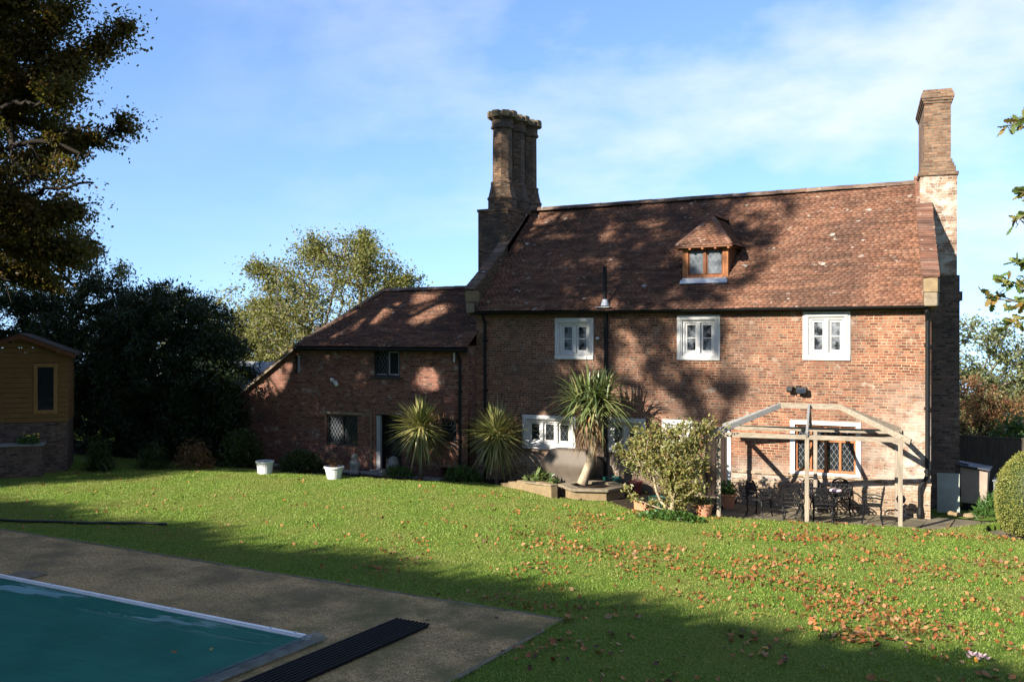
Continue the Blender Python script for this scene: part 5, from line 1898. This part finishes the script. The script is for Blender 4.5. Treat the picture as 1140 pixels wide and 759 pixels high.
# close-boarded fence
fn = thing('fence', 'dark close boarded timber fence to the right of the house', 'fence', (17, 5.2, 0))
mb = MB()
for i in range(46):
    x = 13.4 + i * 0.15
    mb.box((x, 5.2 + (0.012 if i % 2 else 0), 0.78 - .25), (0.155, 0.02, 2.0 + random.uniform(-.01, .01)))
mb.build('boards', M['fence_wood'], fn)
for x in (13.4, 15.6, 17.8, 20.1):
    mb = MB(); mb.box((x, 5.27, 0.55), (0.1, 0.1, 2.1)); mb.build('post', M['fence_wood'], fn)
mb = MB(); mb.bx(13.35, 20.3, 5.17, 5.24, 1.532, 1.57); mb.build('capping', M['fence_wood'], fn)

# clipped rounded hedge at the right edge
tp = thing('topiary', 'clipped dome shaped green bush at the right edge of the lawn', 'topiary', (15.95, -1.35, 0))
n = 26000
d = unit(rng.normal(size=(n, 3)))
cz, rxy, rz_ = 0.75, 0.80, 1.12
bump_ = np.array([mnoise.noise(Vector(q * 2.2)) + .5 * mnoise.noise(Vector(q * 6)) for q in d])[:, None]
C = np.array([15.98, -1.35, cz]) + d * np.array([rxy, rxy, rz_]) * (1 + .045 * bump_ + rng.normal(size=(n, 1)) * 0.018 + (rng.uniform(size=(n, 1)) < .02) * .05)
C = C[C[:, 2] > -.02]
V, F = leaf_quads(C, 0.035, 0.55, 0.0, 0.4, d[:len(C)] * 0.8)
np_mesh('foliage', V, F, M['lf_topiary'], tp)
mb = MB()
mb.lathe([(rxy * .93 * math.cos(a) + .001, cz + rz_ * .93 * math.sin(a)) for a in [R(-42) + (R(89) + R(42)) * i / 14 for i in range(15)]], 24, (15.98, -1.35, 0))
mb.build('dark_core', M['lf_dark'], tp, smooth=True)  # solid dark core fills the bush behind its leaf shell

# ------------------------------------------------------------------ trees
def beech_keep(p):
    # underside of the crown: high enough over the open lawn that the grass below stays in the sun
    run = p[:, 2] / TO_SUN.z
    lu = p[:, 0] - run * TO_SUN.x; lv = p[:, 1] - run * TO_SUN.y
    ok = lv > np.interp(lu, [-20, -10, -6, -2, 20], [-5.5, -4.2, -2.6, -1.7, -1.5])
    return ok & sun_gaps(p)


def sun_gaps(p):
    # openings carved into the crowns to sunlight the palms, bed, windows, dormer and wing
    S = np.array(TO_SUN)
    ok = np.ones(len(p), bool)
    for q, r_ in (((-1.27, -1.3, 1.7), .75), ((1.33, -.95, 1.7), .8), ((4.2, -1.6, .5), .9), ((4.9, -1.5, 2.6), 1.0), ((-7.5, -.5, 3.7), .6), ((-9.0, -.5, 2.6), .5), ((-6.2, .2, 4.9), .45), ((-4.6, 1.4, 5.6), .5), ((-6.6, -.5, 4.0), .35), ((2.5, -2.0, 0.2), .7), ((2.6, 0, 1.5), .75), ((5.2, 0, 1.6), .65), ((6.8, 0, 1.7), .6), ((-2.5, .8, 5.3), .5), ((-5.4, -.5, 1.4), .35), ((-1.5, -.5, 3.2), .4), ((-8.2, -.5, 2.9), .5), ((-3.4, 1.8, 5.9), .5), ((-5.0, 1.0, 5.3), .85), ((-6.3, .3, 4.8), .7), ((7.4, .5, 7.1), .75)):
        w = p - np.array(q)
        d = np.linalg.norm(w - (w @ S)[:, None] * S, axis=1)
        wob = 1 + .45 * np.sin(2.9 * p[:, 0] + 1.7 * p[:, 2]) * np.sin(2.3 * p[:, 1] - 1.9 * p[:, 2] + 1) + .3 * np.sin(6.1 * p[:, 2] + 3 * p[:, 1]) * np.sin(5.3 * p[:, 0])
        ok &= d > r_ * wob
    return ok


BE = [((-10.6, -15.8, 11.5), (8.6, 6.2, 8.0)), ((-5.0, -14.7, 9.4), (3.5, 3.2, 4.4)), ((-12, -16, 16), (7, 6, 6)), ((-2.5, -15.0, 17.0), (6.2, 5.0, 4.2)), ((-12.0, -14.5, 7.8), (6.5, 5.0, 3.0)), ((-6.2, -12.0, 7.9), (2.6, 1.9, 2.2)), ((-4.4, -14.1, 9.8), (2.8, 2.2, 4.4)), ((-2.8, -20.0, 15.8), (4.4, 4.2, 6.4))]
tree('beech_tree', 'huge autumn beech with dark russet leaves overhanging the left side', 'tree', (-16.5, -16.5, 0),
     [(-16.5, -16.5, -.2), (-16.2, -16.4, 3), (-15.2, -16.2, 6), (-13.6, -16.0, 9), (-12.0, -15.8, 12), (-11, -15.7, 15), (-10.5, -15.6, 18)],
     BE, 5200, 980000, 0.09, M['lf_beech'], M['bark_dark'], 0.55, 41, 0.2, 0.21, beech_keep, alpha=0.25, tip=0.012,
     sprays=[((-4.35, -14.15, 6.9), (-2.15, -12.95, 7.3)), ((-3.95, -13.95, 7.6), (-1.45, -12.75, 8.6)), ((-4.15, -14.75, 8.8), (-1.55, -13.75, 9.7)), ((-3.95, -13.75, 9.6), (-1.25, -12.45, 11.3)), ((-4.35, -14.95, 10.6), (-1.95, -13.75, 12.2)),
             ((-3.75, -13.15, 8.4), (-1.55, -12.15, 9.3)), ((-5.55, -12.55, 6.8), (-3.55, -11.45, 6.6)), ((-5.95, -12.95, 6.2), (-4.35, -11.85, 5.6)), ((-4.55, -15.15, 11.8), (-2.35, -14.35, 13.6)), ((-4.0, -13.9, 7.4), (-1.9, -12.8, 7.9)), ((-4.0, -14.0, 8.2), (-1.7, -13.0, 9.1)), ((-4.0, -14.0, 9.2), (-1.9, -13.2, 10.4)), ((-4.2, -14.4, 10.0), (-1.7, -13.4, 11.6)), ((-4.2, -14.6, 11.2), (-2.0, -13.6, 12.6)), ((-4.6, -13.0, 6.6), (-2.6, -12.2, 6.4))])
tree('lime_tree', 'tall lime tree standing out of view on the left', 'tree', (-23.5, -25, 0), [(-23.5, -25, -.2), (-23.5, -25, 4), (-23, -25, 9), (-23, -25, 14)],
     [((-22.5, -24.5, 13.0), (6.5, 6.0, 8.0)), ((-20.5, -21.5, 9.5), (3.4, 3.5, 4.0))], 900, 120000, 0.19, M['lf_beech'], M['bark_dark'], 0.5, 40, 0.2, 0.45, sun_gaps)
# yews behind the shed
tree('yew_tree', 'broad black green yew filling the shade left of the brick wing', 'tree', (-13.2, -0.8, -.2), [(-13.2, -0.8, -.2), (-13.2, -0.8, 1.5), (-13.2, -0.8, 3.0), (-13.2, -0.8, 4.5)],
     [((-13.4, -1.0, 3.2), (3.6, 2.6, 3.4)), ((-10.9, -1.2, 2.6), (1.9, 1.6, 2.6)), ((-15.5, -1.5, 2.5), (2.2, 2, 3.5)), ((-13, -1.0, 1.2), (3.8, 2.2, 1.4))], 1300, 130000, 0.16, M['lf_yew'], M['bark_dark'], 0.3, 42, 0.3, 0.22, wid=0.35)
tree('yew_tree', 'dark yew behind the timber summerhouse', 'tree', (-18.5, -1.5, -.2), [(-18.5, -1.5, -.2), (-18.5, -1.5, 2), (-18.5, -1.5, 4.5)],
     [((-18.0, -1.5, 4.2), (3.2, 2.8, 4.2)), ((-21.5, -3.0, 4.2), (3.2, 2.8, 4.2))], 700, 80000, 0.17, M['lf_yew'], M['bark_dark'], 0.3, 43, 0.3, 0.25, wid=0.35)
# sunlit trees beyond
tree('olive_tree', 'sunlit olive green tree rising behind the tiled roof of the brick wing', 'tree', (-15.2, 11.5, -.3), [(-15.2, 11.5, -.5), (-15.2, 11.5, 2), (-15.0, 11.5, 4)],
     [((-15.4, 11.5, 5.2), (4.7, 4.0, 4.4)), ((-18.6, 11.0, 4.2), (2.8, 2.5, 3.2)), ((-12.2, 12, 5.4), (2.4, 2.4, 2.6))], 1500, 52000, 0.135, M['lf_olive'], M['bark'], 0.28, 44, 0.3, 0.33, alpha=0.35,
     sprays=[((-15.4 + dx, 11.5 + dy, 6.6 + dz), (-15.4 + dx * 1.5, 11.5 + dy * 1.3, 6.3 + dz + h * .55)) for dx, dy, dz, h in ((-3.2, -1, .6, 2.0), (-1.8, 1, 1.6, 2.3), (-.4, -1, 2.0, 2.2), (1.0, .5, 2.1, 1.8), (2.2, -1, 1.2, 2.1), (3.0, 0, .2, 1.7), (3.4, -1, -1.4, 1.2), (-4.0, 0, -.8, 1.6), (-2.6, -1.5, 1.2, 1.2), (.4, 1, 2.2, 2.4))])
tree('olive_tree', 'sunlit yellowish tree showing above the dark yew', 'tree', (-24, 12, -.3), [(-24, 12, -.5), (-24, 12, 2), (-24, 12, 4)],
     [((-23.5, 12, 3.4), (3.8, 3.5, 3.9)), ((-27.0, 11, 3.6), (3.0, 3, 4.0))], 600, 20000, 0.15, M['lf_olive'], M['bark'], 0.25, 45, 0.35, 0.36, alpha=0.35)
tree('olive_tree', 'thin sunlit tree between the yew and the taller olive tree', 'tree', (-20.5, 10.5, -.3), [(-20.5, 10.5, -.5), (-20.5, 10.5, 2), (-20.5, 10.5, 4)],
     [((-20.3, 10.5, 2.9), (2.6, 2.5, 3.0))], 350, 13000, 0.15, M['lf_olive'], M['bark'], 0.2, 46, 0.35, 0.3, alpha=0.35)
tree('pale_tree', 'pale green tree rising beyond the fence right of the house', 'tree', (12.9, 25.1, -1.1), [(12.9, 25.1, -1.3), (12.9, 25.1, 1), (12.9, 25.1, 2.3)],
     [((12.4, 25.1, 3.04), (2.6, 2.5, 2.5)), ((14.8, 25.4, 2.4), (1.8, 2.0, 1.7)), ((12.4, 25.1, 1.1), (2.5, 2.4, 1.9)), ((16.5, 25.7, 2.0), (1.0, 1.1, 1.3))], 520, 26000, 0.14, M['lf_pale'], M['bark'], 0.16, 47, 0.3, 0.24)
tree('russet_bush', 'rounded russet bush showing above the dark fence', 'bush', (12.9, 18.9, -.7), [(12.9, 18.9, -.8), (12.9, 18.9, .2)],
     [((12.9, 18.9, 1.35), (1.15, 1.0, 1.45)), ((14.5, 19.3, 1.1), (1.1, 0.9, 1.1))], 320, 9500, 0.10, M['lf_red'], M['bark_dark'], 0.06, 48, 0.2, 0.14, tip=0.006)
tree('green_bush', 'loose green bush between the fence and the clipped dome', 'bush', (15.3, 6.0, -.3), [(15.3, 6.0, -.3), (15.3, 6.0, .5)],
     [((15.3, 6.0, 1.35), (0.9, 0.6, 0.8))], 120, 1500, 0.12, M['lf_green'], M['bark_dark'], 0.04, 49, 0.2, 0.12, tip=0.006)


# oak sprays overhanging at the right; trunk stands outside the view
OAK_BASE = (20.2, -16.6, 0)
oak = thing('oak_tree', 'oak with green and bronze lobed leaves reaching in at the right edge', 'tree', OAK_BASE)

limbs = [
    [(20.2, -16.6, -.2), (20.1, -16.6, 2.2), (19.7, -16.6, 4.4), (19.4, -16.5, 7.0), (19.2, -16.4, 9.5)],
    [(19.7, -16.6, 4.2), (18.6, -16.6, 5.0), (17.6, -16.75, 5.15), (16.9, -16.85, 5.0), (16.45, -16.95, 4.82), (16.2, -17.05, 4.86)],
    [(19.5, -16.55, 5.6), (18.2, -16.7, 6.1), (17.1, -16.8, 5.95), (16.7, -16.9, 5.75), (16.46, -16.95, 5.62)],
    [(19.4, -16.5, 6.6), (18.0, -16.7, 6.9), (17.0, -16.85, 6.6), (16.6, -16.9, 6.48), (16.37, -16.98, 6.44)],
]
lr = [[.28, .24, .2, .14, .07], [.1, .06, .03, .018, .011, .005], [.08, .045, .018, .01, .004], [.08, .045, .016, .009, .004]]
mb = MB()
for p, r_ in zip(limbs, lr):
    mb.tube(p, r_, 8)
rr = np.random.default_rng(77)
tw = []


def seg(a, b, r0, r1):
    mb.tube([a, (Vector(a) + Vector(b)) / 2 + Vector(rr.normal(size=3)) * .012, b], [r0, (r0 + r1) / 2, r1], 5)
    tw.append((Vector(a), Vector(b)))


# side twigs of the low spray, then the two small ones
for a, b in (((16.9, -16.85, 5.0), (16.62, -16.9, 5.22)), ((16.62, -16.9, 5.22), (16.42, -16.95, 5.16)), ((16.62, -16.92, 4.9), (16.3, -17.05, 5.02)), ((16.45, -16.95, 4.82), (16.18, -17.1, 4.88)),
             ((16.9, -16.85, 5.0), (16.6, -16.92, 4.68)), ((16.6, -16.92, 4.68), (16.36, -17.0, 4.6)), ((16.7, -16.9, 4.95), (16.38, -17.02, 4.74)), ((16.75, -16.88, 5.1), (16.48, -16.95, 5.02)),
             ((17.1, -16.8, 5.1), (16.8, -16.9, 5.35)), ((17.1, -16.8, 5.0), (16.85, -16.8, 4.6)), ((16.9, -16.8, 4.75), (16.55, -17.0, 4.8)),
             ((17.3, -16.8, 5.1), (17.0, -16.6, 4.7)), ((17.4, -16.8, 5.1), (17.1, -16.9, 5.5)),
             ((16.7, -16.9, 5.75), (16.45, -16.97, 5.82)), ((16.62, -16.9, 5.68), (16.42, -17.0, 5.55)), ((16.7, -16.9, 5.75), (16.5, -16.98, 5.6)), ((17.0, -16.8, 5.9), (16.75, -16.8, 5.6)),
             ((16.6, -16.9, 6.48), (16.36, -17.0, 6.42)), ((16.75, -16.88, 6.52), (16.5, -16.95, 6.5))):
    seg(a, b, .007, .0025)
mb.build('trunk', M['bark'], oak, smooth=True)
out = [(0, -.02), (.12, -.06), (.22, -.17), (.32, -.10), (.45, -.27), (.56, -.15), (.68, -.29), (.78, -.16), (.9, -.18), (1, 0), (.9, .18), (.78, .16), (.68, .29), (.56, .15), (.45, .27), (.32, .10), (.22, .17), (.12, .06)]
mb = MB()
for a, b in tw:
    for k in range(27):
        p = a.lerp(b, rr.uniform(.25, 1.08)) + Vector(rr.normal(size=3)) * .014
        d = ((b - a).normalized() * .7 + Vector(rr.normal(size=3)) * .75).normalized()
        n_ = (Vector(rr.normal(size=3)) + Vector((0, 0, .8))).normalized()
        sd = n_.cross(d).normalized(); nn_ = d.cross(sd)
        L = rr.uniform(.07, .125)
        mb.add([p + d * x * L + sd * y * L - nn_ * (x * x * .18 * L + abs(y) * .25 * L) for x, y in out], [tuple(range(len(out)))])
# the upper canopy, above the view
C = in_ellipsoids(9000, [((19.6, -16.4, 9.8), (3.2, 3.0, 2.4)), ((20.8, -16.0, 6.5), (2.0, 2.6, 2.4))], .3, 5)
V, F = leaf_quads(C, .13, .6, .4)
o0 = len(mb.v)
mb.v.extend(map(tuple, V)); mb.f.extend([list(f + o0) for f in F]); mb.mi.extend([0] * len(F))
mb.build('crown', M['lf_oak'], oak, uv=False)

# ------------------------------------------------------------------ plants in the shade by the summerhouse
leafy('strappy_plant', 'tall strappy plant in the shade at the corner of the summerhouse', 'plant', (-11.7, -5.2, -.05), (0.55, 0.45, 1.25), 420, 0.5, M['lf_dark'], 14, 51, 0.08, M['lf_dark'], 1.2)
leafy('strappy_plant', 'arching strappy plant under the middle of the yew', 'plant', (-10.6, -3.9, -.05), (0.8, 0.5, 0.95), 420, 0.4, M['lf_dark'], 14, 52, 0.08, M['lf_dark'], 1.2)
leafy('shade_shrub', 'russet tinted shrub in the shade below the yew', 'shrub', (-9.4, -3.2, -.05), (0.9, 0.6, 1.1), 1500, 0.09, M['lf_red'], 14, 53)
pl = thing('raised_planter', 'dark raised planter below the summerhouse with yellow flowers', 'planter', (-12.3, -8.6, 0))
mb = MB()
shbox(mb, -1.2, 0.75, -1.0, -.25, -.2, 1.0)
mb.build('wall', M['brick_dark'], pl)
mb = MB()
shbox(mb, -1.25, 0.8, -1.05, -.2, 1.0, 1.05)
mb.build('coping', M['stone_grey'], pl)
c_ = shw(0.3, -.6, 1.05)
bed = leafy('bedding_plant', 'low green plants with yellow flowers in the raised planter', 'plant', c_, (0.5, 0.35, 0.28), 380, 0.09, M['lf_green'], 6, 54)
rr = np.random.default_rng(9)
for i in range(9):
    p = Vector(c_) + Vector((rr.uniform(-.4, .4), rr.uniform(-.3, .2), rr.uniform(.18, .3)))
    mb = MB()
    mb.lathe([(0.01, 0), (.035, .015), (.03, .03), (.008, .035)], 7, p)
    mb.build('bloom', M['flower_yellow'], bed)

# ------------------------------------------------------------------ tall hedge and lime trees behind the viewpoint (they shade the foreground)
th = thing('tall_hedge', 'very tall dark hedge standing behind the viewpoint', 'hedge', (-4, -36, 0))
HH = 12.3
hx_ = np.linspace(-34, 24, 60)
mb = MB()
prof_ = [(x, HH + .05 + .75 * min(1, max(0, (7 - x) / 21)) + 0.5 * mnoise.noise(Vector((x * .35, 3, 0))) + .25 * mnoise.noise(Vector((x * 1.1, 8, 0)))) for x in hx_]
for (a, za), (b, zb) in zip(prof_, prof_[1:]):
    mb.add([(a, -37.3, -.2), (b, -37.3, -.2), (b, -37.3, zb), (a, -37.3, za), (a, -35.2, -.2), (b, -35.2, -.2), (b, -35.2, zb), (a, -35.2, za)],
           [(0, 3, 2, 1), (4, 5, 6, 7), (3, 7, 6, 2)])
mb.build('dark_core', M['lf_hedge'], th, uv=False)  # solid core added so no sunlight leaks through the leaf shell
n = 42000
X_ = rng.uniform(-34, 24, n); ztop = np.interp(X_, [p[0] for p in prof_], [p[1] for p in prof_])
q = rng.uniform(size=n)
Y_ = np.where(q < .55, -35.15 + rng.normal(size=n) * .15, -37.4 + rng.uniform(size=n) * 2.3)
Z_ = np.where(q < .55, rng.uniform(0, 1, n) * ztop, ztop + np.abs(rng.normal(size=n)) * .28)
V, F = leaf_quads(np.stack([X_, Y_, Z_], -1), .22, .7, .2)
np_mesh('foliage', V, F, M['lf_hedge'], th)

# ------------------------------------------------------------------ fallen leaves
rr = np.random.default_rng(31)


def drift(u, v):
    k = 0.10 + 0.9 * min(1, max(0, (u - 1.0) / 9.0))
    a = mnoise.noise(Vector((u * .55, v * .9, 11.0))) + .5 * mnoise.noise(Vector((u * 1.4, v * 2.0, 17.0)))
    return k * max(0.03, min(1.5, .05 + 1.6 * a))


cand = []
while len(cand) < 6500:
    u, v = rr.uniform(-12, 19), rr.uniform(-19.5, -1.5)
    w = drift(u, v)
    # thick drifts on the right half of the lawn
    for cu, cv, su, sv, am in ((14.2, -10.6, 1.3, 0.8, 1.9), (8.6, -8.2, 2.4, .7, 1.0), (12.2, -8.9, 1.5, .7, 1.3), (11.5, -4.6, 1.6, .8, .6), (14.8, -6.5, 1.8, 1.0, .5)):
        w += am * math.exp(-((u - cu) / su) ** 2 - ((v - cv) / sv) ** 2)
    if v < -12.8: w *= .55
    if is_lawn(u, v) and rr.uniform() < w / 1.9:
        cand.append((u, v))
cv_ = sorted(cand, key=lambda p: (p[0] - 16.95) ** 2 + (p[1] + 27.05) ** 2)


def in_view(u, v):
    x, y = u - 16.95, v + 27.05
    X = .866 * x + .5 * y; Z = -.5 * x + .866 * y
    return Z > 2 and abs(X / Z) < .51 and 4.5 / Z < .352


near = [p for p in cv_ if in_view(*p)][:300]
nset = set(near)
rest = [p for p in cv_ if p not in nset]


def leaf_mesh(k):
    r = np.random.default_rng(k)
    mb = MB()
    L = r.uniform(.075, .115)
    curl = r.uniform(.15, .6); fold = r.uniform(.1, .5)
    sec = [(0, .03), (.18, .22), (.4, .33), (.65, .30), (.85, .17), (1, .01)]
    vs = []
    for x, w in sec:
        z = curl * (x - .45) ** 2 * L * 1.6 + .006
        vs += [((x - .5) * L, -w * L, z + fold * w * L + r.normal() * .003), ((x - .5) * L, 0, z), ((x - .5) * L, w * L, z + fold * w * L + r.normal() * .003)]
    fs = []
    for i in range(len(sec) - 1):
        a = i * 3
        fs += [(a, a + 3, a + 4, a + 1), (a + 1, a + 4, a + 5, a + 2)]
    mb.add(vs, fs)
    mb.tube([(-.5 * L, 0, .01), (-.72 * L, .006, .016)], .0018, 4)
    return mb


protos = []
for k in range(15):
    o = leaf_mesh(k).build('fallen_leaf', M['fall'][k % 5], uv=False)
    tag(o, 'curled fallen autumn leaf lying on the grass', 'leaf', 'autumn leaves scattered over the lawn')
    protos.append(o)
for i, (u, v) in enumerate(near):
    k = int(rr.choice(15, p=np.array([3, 3.2, 2, .6, 1.2] * 3) / 30))
    if i < 15:
        o = protos[i]
    else:
        o = protos[k].copy(); COL.objects.link(o)
    o.location = (u, v, lawn_z(u, v) + .02 + rr.uniform(0, .02))
    o.rotation_euler = (rr.normal() * .4, rr.normal() * .4, rr.uniform(0, 6.28))
    s = rr.uniform(.5, 1.4)
    o.scale = (s, s, s)
for (u, v, z), k, lab in (((8.1, -14.35, .05), 2, 'dark curled leaf at the house end of the black ribbed strip'), ((6.2, -17.0, .03), 3, 'golden leaf stuck to the teal pool cover near its corner'), ((5.85, -17.35, .03), 1, 'russet leaf stuck to the teal pool cover beside a golden one'),
                           ((3.2, -14.2, .02), 0, 'single tan leaf lying on the brown path halfway along the pool rail'), ((8.9, -13.6, .02), 2, 'brown leaf lying on the path near its mossy outer corner')):
    o = protos[k].copy(); COL.objects.link(o)
    o.location = (u, v, z + .01); o.rotation_euler = (0.1, .1, rr.uniform(0, 6)); o.scale = (1.1, 1.1, 1.1)
    o['label'] = lab; o['group'] = 'leaves on the path and pool cover'
R_ = np.array(rest)
# extra flecks, thinner far away
C = np.stack([R_[:, 0], R_[:, 1], np.array([lawn_z(a, b) for a, b in rest]) + .035], -1)
V, F = leaf_quads(C, .074, .65, .8, .6, None, rr)
tag(np_mesh('leaf_litter', V, F, M['lf_litter']), 'many small fallen autumn leaves strewn over the farther lawn', 'leaf litter', None, 'stuff')

pk = thing('pink_rose', 'pale pink rose head dropped on the grass among brown leaves', 'flower', (15.69, -11.99, .02))
mb = MB()
for cx, cy in ((-.055, 0.0), (.07, -.02)):
    for k in range(9):
        a = k * 2.4; r0 = .018 + .006 * k
        p = Vector((15.69 + cx + math.cos(a) * r0, -11.99 + cy + math.sin(a) * r0, .055 + .045 * (1 - k / 9)))
        d = Vector((math.cos(a), math.sin(a), .5)).normalized(); s = Vector((-math.sin(a), math.cos(a), 0)); n_ = d.cross(s)
        L = .06
        mb.add([p - s * .02, p + d * L * .5 - s * .035 + n_ * .008, p + d * L + n_ * .02, p + d * L * .5 + s * .035 + n_ * .008, p + s * .02, p + d * L * .5 - n_ * .01], [(0, 1, 5), (1, 2, 5), (2, 3, 5), (3, 4, 5), (4, 0, 5)])
mb.build('petals', M['petal'], pk, uv=False)
mb = MB()
mb.lathe([(.03, 0), (.035, .04), (.01, .07)], 8, (15.69, -12.02, .02))
mb.build('centre', M['petal_gold'], pk)
